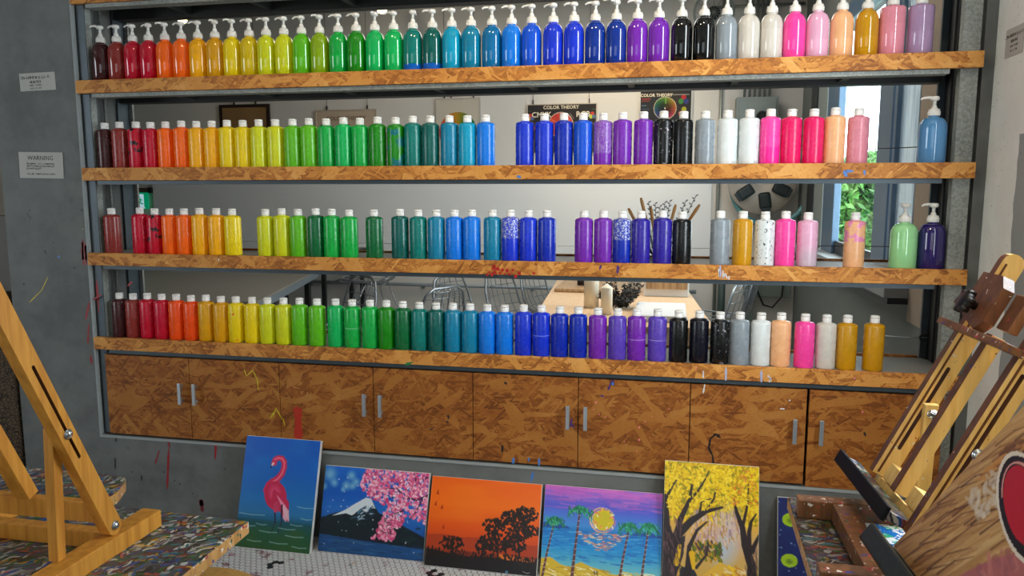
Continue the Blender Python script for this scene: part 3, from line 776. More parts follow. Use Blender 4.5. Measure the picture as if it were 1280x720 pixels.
SPLATS={'red':[[(-0.031,1.211),(-0.036,1.106)],[(-0.017,1.197),(-0.02,1.113)],[(-0.018,0.947),(-0.033,0.902),(-0.044,0.868)],[(-0.03,0.851),(-0.041,0.764)],[(-0.033,0.716),(-0.028,0.678)],[(-0.002,0.955),(0.043,0.98)],[(0.013,1.04),(0.013,0.897)],[(0.161,1.017),(0.185,1.037)],[(0.323,0.331),(0.318,0.372)],[(0.319,0.33),(0.299,0.145)],[(0.272,0.316),(0.249,0.254)],[(0.543,0.37),(0.535,0.294)]],'yellow':[[(-0.028,1.254),(-0.024,1.251)],[(-0.214,1.048),(-0.251,0.989),(-0.317,0.935)],[(0.688,0.691),(0.697,0.662),(0.727,0.687),(0.746,0.648),(0.748,0.604)],[(0.796,0.49),(0.812,0.517)],[(0.807,0.49),(0.823,0.535),(0.85,0.486)],[(0.854,0.493),(0.859,0.463)]],'dark':[[(-0.296,1.319),(-0.278,1.299),(-0.284,1.278)],[(-0.284,1.322),(-0.275,1.333)],[(-0.22,1.161),(-0.213,1.144)],[(-0.029,1.334),(-0.018,1.327)],[(0.054,0.268),(0.05,0.214)],[(0.065,0.362),(0.064,0.341)],[(0.179,0.199),(0.177,0.174)],[(2.556,0.39),(2.548,0.459),(2.533,0.488),(2.538,0.524),(2.554,0.54),(2.571,0.538)],[(2.56,0.535),(2.574,0.53)],[(1.767,0.446),(1.767,0.414)],[(1.478,0.374),(1.491,0.365)],[(1.497,0.369),(1.51,0.36)],[(1.551,0.553),(1.554,0.534)],[(1.548,0.527),(1.551,0.518)],[(1.479,0.487),(1.489,0.491)],[(1.774,0.692),(1.786,0.686)],[(3.053,0.582),(3.059,0.568)]],'white':[[(2.545,1.144),(2.549,1.113)],[(2.559,1.139),(2.562,1.108),(2.567,1.127),(2.576,1.108)],[(2.581,1.119),(2.581,1.105)],[(2.505,0.777),(2.505,0.748)],[(2.512,0.725),(2.507,0.689)],[(2.772,0.649),(2.788,0.649)],[(2.8,0.682),(2.806,0.68)],[(2.724,0.771),(2.738,0.751)],[(2.735,0.765),(2.73,0.745)],[(0.603,1.142),(0.606,1.132)]],'lilac':[[(2.702,0.787),(2.704,0.743)],[(2.942,1.161),(2.944,1.128)],[(2.55,1.155),(2.551,1.11)],[(2.582,0.793),(2.583,0.743)]],'purple':[[(2.196,1.148),(2.194,1.116)],[(2.136,1.147),(2.13,1.132)],[(2.031,0.545),(2.043,0.531)],[(2.178,0.713),(2.166,0.682)],[(2.18,0.722),(2.189,0.714)],[(2.14,0.662),(2.152,0.657)],[(2.034,0.567),(2.028,0.533)]],'blue':[[(1.811,0.398),(1.808,0.373)],[(1.91,0.403),(1.91,0.371)],[(1.87,0.403),(1.87,0.387)],[(1.886,0.347),(1.88,0.305)],[(2.938,1.481),(2.947,1.46)],[(2.943,1.478),(2.968,1.478)],[(3.001,1.481),(3.004,1.465)],[(1.825,1.466),(1.84,1.46)],[(-0.159,1.131),(-0.147,1.138)],[(2.178,0.713),(2.187,0.704)]],'green':[[(1.382,0.744),(1.415,0.755)]],'red_spots':[[(1.743,1.112)],[(1.762,1.109)],[(1.78,1.107)],[(1.753,1.124)],[(1.798,1.107)],[(1.731,1.103)],[(1.713,1.102)],[(1.835,1.111)],[(1.889,1.112)],[(1.771,1.122)],[(1.789,1.119)],[(1.722,1.112)],[(1.81,1.122)],[(1.737,1.127)],[(1.74,1.136)],[(1.82,1.099)]],'pink_spots':[[(2.189,0.729)],[(2.253,0.732)],[(2.388,0.625)],[(2.283,0.549)],[(2.284,0.501)],[(2.328,0.592)],[(2.231,0.491)],[(2.276,0.457)],[(2.479,0.785)],[(3.009,0.774)],[(3.044,0.653)],[(2.303,0.572)],[(2.114,0.606)],[(2.135,0.589)],[(2.159,0.581)],[(2.123,0.634)]],'grey_spots':[[(1.184,0.418)],[(0.228,0.182)],[(0.336,0.187)],[(0.193,0.236)],[(0.379,0.376)],[(-0.338,1.014)],[(-0.107,1.01)],[(0.421,0.137)],[(-0.22,1.205)],[(-0.173,1.195)],[(-0.068,1.373)],[(-0.08,1.089)],[(-0.184,1.12)],[(0.289,0.222)],[(0.121,0.316)],[(0.133,0.21)],[(0.362,0.175)],[(0.578,0.259)],[(1.15,0.423)]]}
def inwall(st): x, z = st[0]; return x < 0.0 or z < .374
def on_shelf(z):
    for k, zz in enumerate(ZS):
        if zz - .056 <= z <= zz + .004: return k
    return None
shelf_objs = [o for o in COL.objects if o.name.startswith('shelf') and o.type == 'EMPTY']
shelf_by = {}
for o in shelf_objs:
    for k, zz in enumerate(ZS):
        if abs(o.location.z - (zz - FT)) < 1e-3: shelf_by[k] = o
cab_objs = sorted([o for o in COL.objects if o.name.startswith('base_cabinet')], key=lambda o: o.location.x)
def sort_strokes(key, rgb, w):
    groups = {}
    for st in SPLATS[key]:
        x, z = st[0]; k = on_shelf(z) if x >= 0 else None
        if k is not None: g = ('shelf', k)
        elif inwall(st): g = ('wall', 0)
        elif z > ztop: g = ('post', 0)
        else: g = ('cab', max(i for i in range(4) if DX[2 * i] <= max(x, DX[0])))
        groups.setdefault(g, []).append(st)
    for (kd, k), sts in groups.items():
        par = {'shelf': lambda: shelf_by[k], 'wall': lambda: wall_shelf, 'post': lambda: fr, 'cab': lambda: cab_objs[k]}[kd]()
        yy = {'shelf': -.0121, 'wall': -.0001, 'post': .0118, 'cab': -.0001}[kd]
        splat_obj('paint_mark', sts, rgb, w, yy, par)
for key, rgb, w in [('red', (150, 22, 34), .005), ('yellow', (206, 186, 30), .0022), ('dark', (26, 22, 26), .004), ('white', (215, 212, 214), .003), ('lilac', (170, 172, 200), .004),
                    ('purple', (72, 40, 110), .004), ('blue', (70, 120, 190), .005), ('green', (40, 120, 60), .006), ('red_spots', (176, 26, 22), .0075), ('pink_spots', (226, 120, 130), .004), ('grey_spots', (44, 40, 44), .004)]:
    sort_strokes(key, rgb, w)
splat_obj('paint_mark', [[(-.030, 1.20), (-.033, 1.15), (-.024, 1.10)], [(-.018, 1.185), (-.016, 1.12)]], (140, 30, 30), .010, -.0001, wall_shelf)
splat_obj('paint_mark', [[(.458, .115), (.460, .085)], [(.460, .112), (.462, .060)]], (110, 22, 30), .012, -.0001, wall_shelf)
splat_obj('paint_mark', [[(.918, .545), (.92, .50), (.917, .40)]], (176, 44, 26), .020, -.0001, cab_objs[1])

# ------------------------------------------------------------------ notices on the walls
def glyph(b, c, ax, ay, s, r):
    """one small brush-like character of a few strokes"""
    n = ax.cross(ay)
    for k in range(r.choice([4, 5, 6])):
        if r.random() < .55: b.obox(c + ay * s * r.choice([-.4, -.13, .13, .4]) + n * .0003, ax, ay, n, s * r.uniform(.25, .48), s * .06, .0002)
        else: b.obox(c + ax * s * r.choice([-.33, 0, .33]) + n * .0003, ax, ay, n, s * .06, s * r.uniform(.25, .48), .0002)
INK = plain('print_ink', (26, 26, 26), .6)
def notice(label, c, ax, w, h, th, lines, parent_rot=0):
    ax = Vector(ax).normalized(); ay = V(0, 0, 1)
    ax = (ax * math.cos(parent_rot) + ay * math.sin(parent_rot)); ay = (V(0, 0, 1) * math.cos(parent_rot) - Vector((ax.x, ax.y, 0)).normalized() * math.sin(parent_rot))
    n = ax.cross(ay); c = Vector(c)
    t_ = thing('notice', label, 'notice', c)
    obj('card', B().obox(c - n * th * -.5, ax, ay, n, w / 2, h / 2, th / 2, .0008), PAPER, t_)
    r = random.Random(5); f = n * (th + .0002)
    for kind, txt, y, s, x0 in lines:
        if kind == 'T': place_text(txt, s, INK, c + f + ay * y + ax * x0 + n * .0003, ax, ay, t_)
        else:
            b = B(); m = len(txt)
            for i in range(m):
                if txt[i] == ' ': continue
                glyph(b, c + f + ay * y + ax * (x0 + (i - (m - 1) / 2) * s * 1.12), ax, ay, s, r)
            obj('lettering', b, INK, t_)
notice('small white notice with five short printed lines, above the WARNING card on the grey pillar', (-.190, -.001, 1.857), (1, 0, 0), .172, .072, .001,
       [('G', 'xxxxxxxxxx', .017, .0125, -.01), ('G', 'xxxx', -.001, .0125, -.01), ('G', 'xxx xxxxx', -.014, .006, -.01), ('G', 'xxx x xx', -.026, .006, -.01)], .02)
notice('white WARNING card fixed on the left concrete pillar', (-.202, -.001, 1.517), (1, 0, 0), .212, .108, .004,
       [('T', 'WARNING', .029, .026, .0), ('G', 'xxxxxx xx xxxxxxx', .006, .0072, -.002), ('G', 'xxxxxxxxxxxxxxxxx', -.004, .0072, -.002), ('G', 'xxxxxxxxx', -.014, .0072, -.034), ('G', 'xxxx xxxxxxxxxxxx', -.036, .0072, .0)], -.02)
notice('white paper notice on the white side wall, at the right picture edge', (XR - .001, -.118, 1.862), (0, -1, 0), .125, .085, .001,
       [('G', 'xxxxxxxxxx', .020, .0108, 0), ('G', 'xxxx', .003, .0108, 0), ('G', 'xxx xxxx', -.012, .006, 0), ('G', 'xx x xx', -.025, .006, 0)], .0)
# ------------------------------------------------------------------ hand-painted canvases: the picture is painted into point colours of a fine grid
class Art:
    def __init__(s, w, h, corners=None, seed=1):
        s.w, s.h = w, h; s.a = np.zeros((h, w, 3)); s.r = np.random.RandomState(seed)
        yy, xx = np.mgrid[0:h, 0:w]; s.x = (xx + .5) / w; s.y = (yy + .5) / h; s.asp = w / h
    def c(s, rgb): return np.array(rgb, float) / 255
    def nz(s, fx, fy, seed=0):
        r = np.random.RandomState(seed + 99); g = r.rand(int(fy) + 3, int(fx) + 3)
        X = s.x * fx; Y = s.y * fy; xi = X.astype(int); yi = Y.astype(int); u = X - xi; v = Y - yi
        u = u * u * (3 - 2 * u); v = v * v * (3 - 2 * v)
        return (g[yi, xi] * (1 - u) + g[yi, xi + 1] * u) * (1 - v) + (g[yi + 1, xi] * (1 - u) + g[yi + 1, xi + 1] * u) * v
    def put(s, m, rgb):
        m = np.clip(m, 0, 1)[..., None]; col = s.c(rgb) if not isinstance(rgb, np.ndarray) else rgb
        s.a = s.a * (1 - m) + col * m
    def vgrad(s, stops):
        ys = [p for p, _ in stops]
        for k in range(3): s.a[..., k] = np.interp(s.y, ys, [c[k] / 255 for _, c in stops])
    def ell(s, cx, cy, rx, ry, rgb, rot=0, soft=.02, al=1):
        dx = s.x - cx; dy = s.y - cy; c_, s_ = math.cos(rot), math.sin(rot)
        d = np.sqrt(((dx * c_ + dy * s_) / rx) ** 2 + ((-dx * s_ + dy * c_) / ry) ** 2)
        s.put((1 - d) / max(soft, 1e-3) * al if soft else (d < 1) * al, rgb) if al == 1 else s.put(np.clip((1 - d) / soft, 0, 1) * al, rgb)
    def line(s, pts, w, rgb, w2=None, al=1):
        w2 = w if w2 is None else w2; n = len(pts) - 1
        for i in range(n):
            (x0, y0), (x1, y1) = pts[i], pts[i + 1]; a = w + (w2 - w) * i / n; b = w + (w2 - w) * (i + 1) / n
            m = 2 * max(a, b) + .02
            xa, xb = sorted((x0, x1)); ya, yb = sorted((y0, y1))
            i0 = max(0, int((ya - m) * s.h)); i1 = min(s.h, int((yb + m) * s.h) + 1); j0 = max(0, int((xa - m) * s.w)); j1 = min(s.w, int((xb + m) * s.w) + 1)
            if i1 <= i0 or j1 <= j0: continue
            X = s.x[i0:i1, j0:j1] * s.asp; Y = s.y[i0:i1, j0:j1]; ax, ay, bx, by = x0 * s.asp, y0, x1 * s.asp, y1
            L = (bx - ax) ** 2 + (by - ay) ** 2 + 1e-9; t = np.clip(((X - ax) * (bx - ax) + (Y - ay) * (by - ay)) / L, 0, 1)
            d = np.hypot(X - ax - t * (bx - ax), Y - ay - t * (by - ay)); ww = a + (b - a) * t
            mk = (np.clip((ww - d) * s.h * 1.0 + .5, 0, 1) * al)[..., None]
            s.a[i0:i1, j0:j1] = s.a[i0:i1, j0:j1] * (1 - mk) + s.c(rgb) * mk
    def poly(s, pts, rgb):
        ins = np.zeros(s.x.shape, bool); n = len(pts)
        for i in range(n):
            (x0, y0), (x1, y1) = pts[i], pts[(i + 1) % n]
            if y0 == y1: continue
            c = ((s.y < y0) != (s.y < y1)) & (s.x < (x1 - x0) * (s.y - y0) / (y1 - y0) + x0); ins ^= c
        s.put(ins.astype(float), rgb)
    def dabs(s, n, box, cols, L, w, ang=0, jit=.5, al=1, keep=None):
        for _ in range(n):
            x = s.r.uniform(box[0], box[2]); y = s.r.uniform(box[1], box[3])
            if keep and not keep(x, y): continue
            a = ang + s.r.uniform(-jit, jit); l = L * s.r.uniform(.4, 1.1)
            dx, dy = math.cos(a) * l / 2, math.sin(a) * l / 2
            s.line([(x - dx / s.asp, y - dy), (x + dx / s.asp, y + dy)], w * s.r.uniform(.6, 1.2), cols[s.r.randint(len(cols))], al=al)

def canvas_grid(art, P00, ax, ay, w, h, name, parent, mat):
    """grid mesh with top-left corner P00, ax to the right, ay downwards"""
    H, Wd = art.h, art.w
    u = (np.arange(Wd) / (Wd - 1)); v = (np.arange(H) / (H - 1))
    P00 = np.array(P00); ax = np.array(ax); ay = np.array(ay)
    co = P00[None, None] + u[None, :, None] * ax * w + v[:, None, None] * ay * h
    n = H * Wd; idx = np.arange(n).reshape(H, Wd)
    q = np.stack([idx[:-1, :-1], idx[1:, :-1], idx[1:, 1:], idx[:-1, 1:]], -1).reshape(-1, 4)
    me = bpy.data.meshes.new(name); me.vertices.add(n); me.vertices.foreach_set('co', co.reshape(-1).astype(np.float32))
    me.loops.add(q.size); me.loops.foreach_set('vertex_index', q.reshape(-1).astype(np.int32))
    me.polygons.add(len(q)); me.polygons.foreach_set('loop_start', np.arange(0, q.size, 4, dtype=np.int32)); me.update(calc_edges=True)
    at = me.color_attributes.new('paint', 'FLOAT_COLOR', 'POINT')
    c = np.clip(art.a, 0, 1); c = np.where(c <= .04045, c / 12.92, ((c + .055) / 1.055) ** 2.4)
    rgba = np.concatenate([c, np.ones((H, Wd, 1))], -1).reshape(-1).astype(np.float32); at.data.foreach_set('color', rgba)
    me.materials.append(mat)
    return link(name, me, parent)
t = NT('brushed_acrylic_paint', 0.35, 0, 0.5); at_ = t.n('VertexColor'); at_.layer_name = 'paint'; t.base(at_.outputs[0])
t.bump(t.noise(t.pos(), 380, 2), 0.12, 0.001); ACRYL = t.m
t = NT('matt_print', 0.6, 0, 0.3); at_ = t.n('VertexColor'); at_.layer_name = 'paint'; t.base(at_.outputs[0]); PRINT = t.m

def leaning_canvas(label, xl, wid, hgt, ybot, art, roll=0.0, ytop=-.004, th=.018, name='canvas_painting'):
    """canvas standing on the floor, its top edge against the wall"""
    run = (-ybot) + ytop - th * .9
    lean = math.asin(min(.6, max(.02, (-ybot - th * 1.12) / hgt)))
    t_ = thing(name, label, 'painting', (xl + wid / 2, ybot, 0), 'painted canvases leaning on the wall under the cabinets')
    ax = V(math.cos(roll), 0, math.sin(roll)); upv = V(0, math.sin(lean), math.cos(lean)); n = V(0, -math.cos(lean), math.sin(lean))
    bl = V(xl, ybot, .0015)
    bk = -n
    c = bl + ax * wid / 2 + upv * hgt / 2 + bk * (th / 2 + .0006)
    obj('canvas_body', B().obox(c, ax, upv, n, wid / 2, hgt / 2, th / 2, .0015), CANVAS, t_)
    obj('stretcher_bar', B().obox(c + bk * (th / 2 - .001) , ax, upv, n, wid / 2 - .02, .015, .003), TABLE_EDGE, t_)
    tl = bl + upv * (hgt - .001) + ax * .001 + n * .0002
    canvas_grid(art, tuple(tl), tuple(ax), tuple(-upv), wid - .002, hgt - .002, 'painted_face', t_, ACRYL)
    return t_

# 1 flamingo
A = Art(150, 200, seed=3)
A.vgrad([(0, (0, 88, 190)), (.25, (4, 96, 196)), (.5, (20, 108, 190)), (.68, (40, 118, 176)), (.735, (24, 96, 130)), (.76, (22, 84, 96)), (.86, (30, 88, 60)), (1, (36, 84, 40))])
A.put((A.nz(4, 9, 1) - .4) * .5 * (A.y < .74), (30, 130, 205)); A.put((A.nz(5, 12, 2) - .45) * .8 * (A.y > .8), (70, 98, 30))
neck = [(.40, .235), (.415, .20), (.455, .182), (.51, .185), (.545, .215), (.55, .265), (.53, .32), (.48, .37), (.42, .40), (.375, .43), (.35, .48)]
A.line(neck, .021, (214, 38, 84), .034)
A.line(neck[:9], .008, (244, 110, 140), .008)
A.ell(.415, .228, .035, .026, (216, 44, 90)); A.line([(.40, .235), (.375, .265)], .010, (240, 210, 214), .005); A.line([(.378, .262), (.372, .272)], .006, (30, 20, 40))
A.ell(.475, .52, .155, .125, (206, 34, 82), .35); A.ell(.46, .50, .10, .085, (226, 70, 116), .3, .5)
A.poly([(.44, .46), (.66, .56), (.685, .72), (.64, .74), (.56, .66), (.42, .62)], (206, 36, 84))
for k in range(9): A.line([(.50 + k * .015, .52 + k * .01), (.60 + k * .010, .64 + k * .012)], .004, (240, 140, 170))
for k in range(5): A.line([(.60 + k * .016, .60 + k * .01), (.615 + k * .017, .715 + .01 * (k % 3))], .005, (240, 200, 212))
for x in (.49, .575): A.line([(x, .60), (x + .005, .68), (x + .02, .755)], .0075, (44, 34, 66)); A.line([(x + .02, .755), (x - .02, .85)], .005, (26, 48, 60))
A.ell(.50, .62, .04, .05, (210, 60, 104))
for (x, y, l) in [(.06, .70, .3), (.82, .60, .17), (.60, .80, .18), (.35, .84, .2), (.70, .86, .2), (.15, .80, .1), (.75, .76, .12), (.5, .93, .2), (.8, .95, .15), (.2, .93, .15), (.88, .70, .1), (.3, .78, .1)]:
    A.line([(x - .04, y), (x + l * .4, y + .008), (x + l, y + .002)], .0035, (170, 205, 215), al=.75)
leaning_canvas('upright blue canvas with a pink flamingo standing in water', .700, .326, .436, -.150, A, -.004)
# 2 mountain and blossom
A = Art(210, 160, seed=4)
A.vgrad([(0, (20, 104, 206)), (.3, (10, 88, 190)), (.5, (34, 110, 200)), (.74, (20, 80, 160)), (1, (20, 84, 190))])
for (x, y, r) in [(.05, .10, .09), (.10, .2, .05), (.0, .25, .05), (.26, .10, .06), (.22, .22, .06), (.31, .17, .05), (.19, .27, .03), (.28, .22, .045)]: A.ell(x, y, r, r * 1.3, (110, 170, 214), 0, .8)
A.poly([(0, .62), (.08, .57), (.22, .51), (.32, .42), (.42, .34), (.47, .35), (.55, .50), (.70, .58), (.86, .66), (1.01, .74), (1.01, .90), (0, .82)], (18, 34, 44))
A.poly([(.22, .51), (.32, .42), (.42, .34), (.47, .35), (.52, .46), (.47, .44), (.44, .52), (.38, .47), (.30, .56), (.24, .54), (.10, .585)], (214, 226, 234))
A.dabs(60, (.12, .42, .5, .6), [(90, 150, 190), (30, 60, 90), (180, 205, 220)], .06, .006, -.5, .4, keep=lambda x, y: y > .95 - 1.25 * x and y < .62)
A.dabs(80, (0, .58, 1, .8), [(14, 40, 36), (20, 58, 52), (10, 24, 34)], .06, .008, .1, .3, al=.6)
A.poly([(0, .80), (.5, .84), (1.01, .86), (1.01, 1.01), (0, 1.01)], (24, 74, 128)); A.dabs(60, (0, .83, 1, 1), [(30, 96, 180), (16, 52, 96), (60, 110, 150)], .16, .005, 0.02, .05, al=.7)
def bl(x, y): return (y < .30 + .45 * max(0, x - .38)) and x > .36 + .25 * abs(y - .18) or (abs(x - .62 - (.75 - y) * .35) < .10 and .4 < y < .88 and x > .50)
A.dabs(700, (.34, -.02, 1.02, .80), [(232, 110, 156), (216, 74, 128), (244, 160, 190), (200, 60, 110)], .03, .017, 0, 3, keep=bl)
for p in [[(1.0, .25), (.90, .32), (.80, .30), (.70, .20), (.60, .22)], [(.95, .30), (.90, .45), (.84, .55)], [(.86, .02), (.88, .12), (.84, .2)], [(.78, .45), (.70, .50), (.66, .60), (.60, .62)], [(.98, .05), (.92, .10)], [(.72, .26), (.66, .32)]]: A.line(p, .010, (34, 26, 60), .004)
A.dabs(900, (.34, -.02, 1.02, .80), [(244, 160, 190), (250, 205, 220), (232, 120, 160), (255, 230, 236), (222, 86, 136)], .018, .0075, 0, 3, keep=bl)
A.dabs(40, (.05, .1, 1, .95), [(235, 225, 235)], .008, .005, 0, 3)
leaning_canvas('wide canvas of a snowy mountain under pink blossom branches', 1.044, .437, .331, -.118, A, -.002)
# 3 orange sunset
A = Art(210, 160, seed=5)
A.vgrad([(0, (238, 96, 4)), (.3, (246, 112, 8)), (.55, (228, 84, 10)), (.72, (204, 70, 22)), (.85, (120, 40, 20)), (1, (40, 20, 16))])
A.put((A.nz(3, 9, 5) - .5) * .5 * (A.y < .6), (252, 140, 30))
A.poly([(0, .66), (.15, .64), (.3, .66), (.5, .64), (.7, .69), (1.01, .67), (1.01, .8), (0, .8)], (176, 60, 24)); A.poly([(.66, .80), (1.01, .83), (1.01, .88), (.66, .86)], (214, 110, 40))
A.poly([(0, .81), (.2, .84), (.4, .86), (.6, .84), (.8, .86), (1.01, .85), (1.01, 1.01), (0, 1.01)], (26, 22, 24))
DK = [(30, 22, 18), (44, 26, 18), (22, 18, 16)]
for (x, y, rx, ry, n) in [(.235, .73, .11, .075, 110), (.60, .50, .10, .08, 110), (.78, .40, .13, .09, 170), (.88, .34, .10, .08, 100), (.92, .52, .10, .06, 90), (.62, .68, .14, .10, 170), (.80, .68, .10, .08, 110), (.53, .73, .08, .07, 70), (.82, .56, .12, .07, 100)]:
    A.dabs(n, (x - rx, y - ry, x + rx, y + ry), DK, .02, .011, 0, 3, keep=lambda a, b_, x=x, y=y, rx=rx, ry=ry: ((a - x) / rx) ** 2 + ((b_ - y) / ry) ** 2 < 1)
for p in [[(.24, .84), (.235, .70)], [(.83, .90), (.84, .74), (.80, .55), (.86, .40)], [(.66, .88), (.64, .70), (.60, .52)], [(.72, .88), (.72, .7)]]: A.line(p, .012, (26, 20, 18), .006)
A.dabs(160, (0, .80, 1, .88), DK, .03, .008, 1.57, .3)
for (x, y) in [(.05, .20), (.04, .33), (.10, .36), (.13, .58)]: A.poly([(x, y), (x + .02, y - .05), (x + .025, y + .01)], (170, 40, 16))
A.ell(.74, .985, .012, .016, (90, 140, 180)); A.line([(.88, .96), (.92, .975), (.94, .965)], .003, (180, 170, 170))
leaning_canvas('wide orange sunset canvas with black tree silhouettes', 1.492, .434, .331, -.142, A, -.002)
# 4 beach
A = Art(220, 165, seed=6)
A.vgrad([(0, (206, 100, 190)), (.07, (190, 96, 200)), (.13, (110, 90, 200)), (.22, (80, 90, 208)), (.32, (70, 120, 214)), (.42, (60, 140, 214)), (.47, (20, 120, 200)), (.65, (20, 140, 212)), (.82, (90, 180, 206)), (1, (120, 200, 200))])
A.dabs(120, (0, 0, 1, .25), [(200, 110, 200), (120, 100, 210), (170, 90, 190)], .2, .010, .02, .08, al=.5)
A.poly([(0, .42), (.08, .38), (.16, .40), (.24, .46), (0, .47)], (24, 70, 160)); A.poly([(.72, .47), (.80, .43), (.88, .42), (1.01, .46), (1.01, .48)], (30, 80, 170))
A.dabs(240, (0, .47, 1, .8), [(10, 110, 200), (80, 170, 226), (20, 90, 180), (40, 160, 220)], .10, .004, 0, .06, al=.8)
for k in range(16):
    rr = .135 - k * .0045; A.line([(.505 + rr * math.cos(a) * .82, .335 + rr * math.sin(a) * 1.02) for a in np.linspace(k * 1.1, k * 1.1 + 3.4, 12)], .0035, [(230, 120, 160), (240, 190, 60), (236, 226, 210), (200, 90, 90), (90, 150, 190)][k % 5])
A.ell(.51, .335, .085, .112, (206, 190, 20)); A.dabs(46, (.42, .22, .60, .45), [(244, 240, 214), (240, 190, 60), (214, 200, 30), (236, 130, 90)], .03, .007, 0, 3, keep=lambda x, y: .05 < math.hypot(x - .51, (y - .335) * .8) < .10)
A.dabs(190, (.30, .47, .72, .68), [(236, 150, 90), (240, 200, 150), (200, 90, 110), (120, 110, 170), (244, 226, 190)], .05, .004, 0, .15, keep=lambda x, y: abs(x - .50) < .22 * (1 - (y - .47) / .22) + .02)
A.poly([(0, .80), (.08, .78), (.16, .84), (.24, .87), (.34, .80), (.42, .84), (.50, .86), (.6, .90), (.75, .88), (1.01, .90), (1.01, 1.01), (0, 1.01)], (214, 180, 40)); A.dabs(160, (0, .82, 1, 1), [(244, 236, 190), (190, 150, 40), (226, 200, 70)], .09, .006, .15, .3, keep=lambda x, y: y > .86)
for (xb, yb, xt, yt, s_) in [(.02, 1.0, .10, .38, .9), (.27, .98, .31, .25, 1.15), (.66, .98, .73, .38, 1), (.84, .96, .89, .36, .9)]:
    A.line([(xb, yb), (xb + (xt - xb) * .35, yb + (yt - yb) * .4), (xt, yt)], .016 * s_, (96, 50, 44), .007 * s_)
    for k in range(12): f_ = k / 12; A.line([(xb + (xt - xb) * f_ - .008, yb + (yt - yb) * f_), (xb + (xt - xb) * f_ + .010, yb + (yt - yb) * f_ - .006)], .003, (206, 190, 200))
    for k in range(9):
        a = PI * (1.08 * k / 8 - .04) + PI; L_ = .12 * s_; ex = xt + math.cos(a) * L_ * .75; ey = yt + math.sin(a) * L_ * .55 + .05
        A.line([(xt, yt), (xt + (ex - xt) * .5, yt + (ey - yt) * .5 - .028), (ex, ey + .02)], .009, (16, 120, 84), .006); A.dabs(12, (min(xt, ex), min(yt, ey) - .02, max(xt, ex) + .01, max(yt, ey) + .04), [(30, 150, 100), (10, 90, 70), (70, 190, 130)], .035, .004, 1.2, .6)
for x in (.455, .475): A.line([(x, .885), (x + .005, .92)], .006, (40, 24, 40), .004)
leaning_canvas('wide beach canvas with four palms and a yellow sun', 1.938, .438, .331, -.140, A, -.002)
# 5 autumn trees
A = Art(165, 215, seed=8)
A.vgrad([(0, (226, 190, 10)), (.25, (236, 198, 14)), (.45, (226, 176, 60)), (.6, (210, 170, 120)), (1, (200, 160, 40))])
A.dabs(900, (0, 0, 1, .45), [(238, 204, 20), (214, 172, 8), (246, 216, 40), (190, 150, 10), (150, 140, 20)], .035, .008, 0, 3)
A.ell(.70, .50, .20, .28, (206, 190, 186), 0, .9); A.ell(.64, .66, .16, .20, (180, 190, 200), .5, .9)
A.dabs(200, (.30, .38, .80, .62), [(206, 170, 160), (220, 196, 180), (190, 140, 60), (160, 130, 150)], .05, .005, 1.5, .3)
A.dabs(150, (.30, .60, .62, .74), [(60, 100, 30), (120, 120, 20), (200, 150, 30), (90, 60, 60)], .03, .008, 1.3, .6)
A.poly([(.42, .86), (.60, .74), (.80, .80), (.88, 1.01), (.45, 1.01)], (222, 176, 60)); A.dabs(140, (.45, .78, .88, 1), [(238, 196, 30), (230, 210, 160), (200, 140, 30)], .06, .007, .5, .5, keep=lambda x, y: x > .42 and y > 1.1 - .45 * x)
A.poly([(0, .42), (.10, .55), (.17, .60), (.24, .56), (.22, .72), (.14, .9), (.14, 1.01), (0, 1.01)], (48, 40, 44)); A.poly([(.20, .80), (.34, .82), (.40, .9), (.46, 1.01), (.15, 1.01)], (40, 42, 50))
BR = (44, 34, 36)
for p, w0, w1 in [([(.10, .75), (.14, .58), (.30, .45), (.45, .37), (.62, .33)], .045, .008), ([(.14, .60), (.18, .45), (.27, .30), (.30, .17)], .03, .008), ([(.45, .37), (.53, .27), (.55, .20)], .010, .005), ([(.05, .60), (.03, .40), (.0, .25)], .03, .014),
                  ([(.27, .30), (.36, .22), (.44, .12), (.47, .06)], .011, .004), ([(.02, .30), (.10, .18), (.14, .14)], .012, .004), ([(.38, .40), (.40, .30), (.50, .27)], .010, .004), ([(.93, 1.01), (.93, .75), (.86, .60), (.83, .47), (.77, .36), (.74, .27)], .042, .008),
                  ([(.90, .66), (.90, .50), (.92, .42), (.97, .36)], .022, .006), ([(.93, .64), (1.0, .52)], .022, .01), ([(.83, .47), (.88, .30), (.89, .12)], .014, .004), ([(.27, .8), (.28, .65), (.36, .52), (.46, .45)], .022, .006), ([(.36, .80), (.46, .70), (.48, .6)], .012, .004), ([(.22, 1.0), (.28, .8)], .04, .03)]:
    A.line(p, w0, BR, w1)
for p in [[(.15, .78), (.18, .65)], [(.31, .70), (.33, .80)]]: A.line(p, .024, (226, 180, 20), .014)
A.dabs(130, (0, .45, .2, 1), [(90, 60, 70), (130, 90, 90), (30, 28, 34)], .06, .004, 1.4, .3, al=.6); A.dabs(50, (.86, .6, 1, 1), [(100, 76, 80), (30, 26, 30)], .06, .004, 1.4, .3, al=.6)
A.dabs(240, (0, .02, 1, .36), [(240, 206, 20), (226, 186, 10), (250, 222, 60)], .025, .006, 0, 3)
A.dabs(40, (.70, .0, 1, .3), [(214, 120, 30), (226, 150, 60)], .03, .007, 0, 3, al=.7)
leaning_canvas('upright yellow autumn canvas with two dark branching trees', 2.379, .330, .455, -.150, A, -.002)
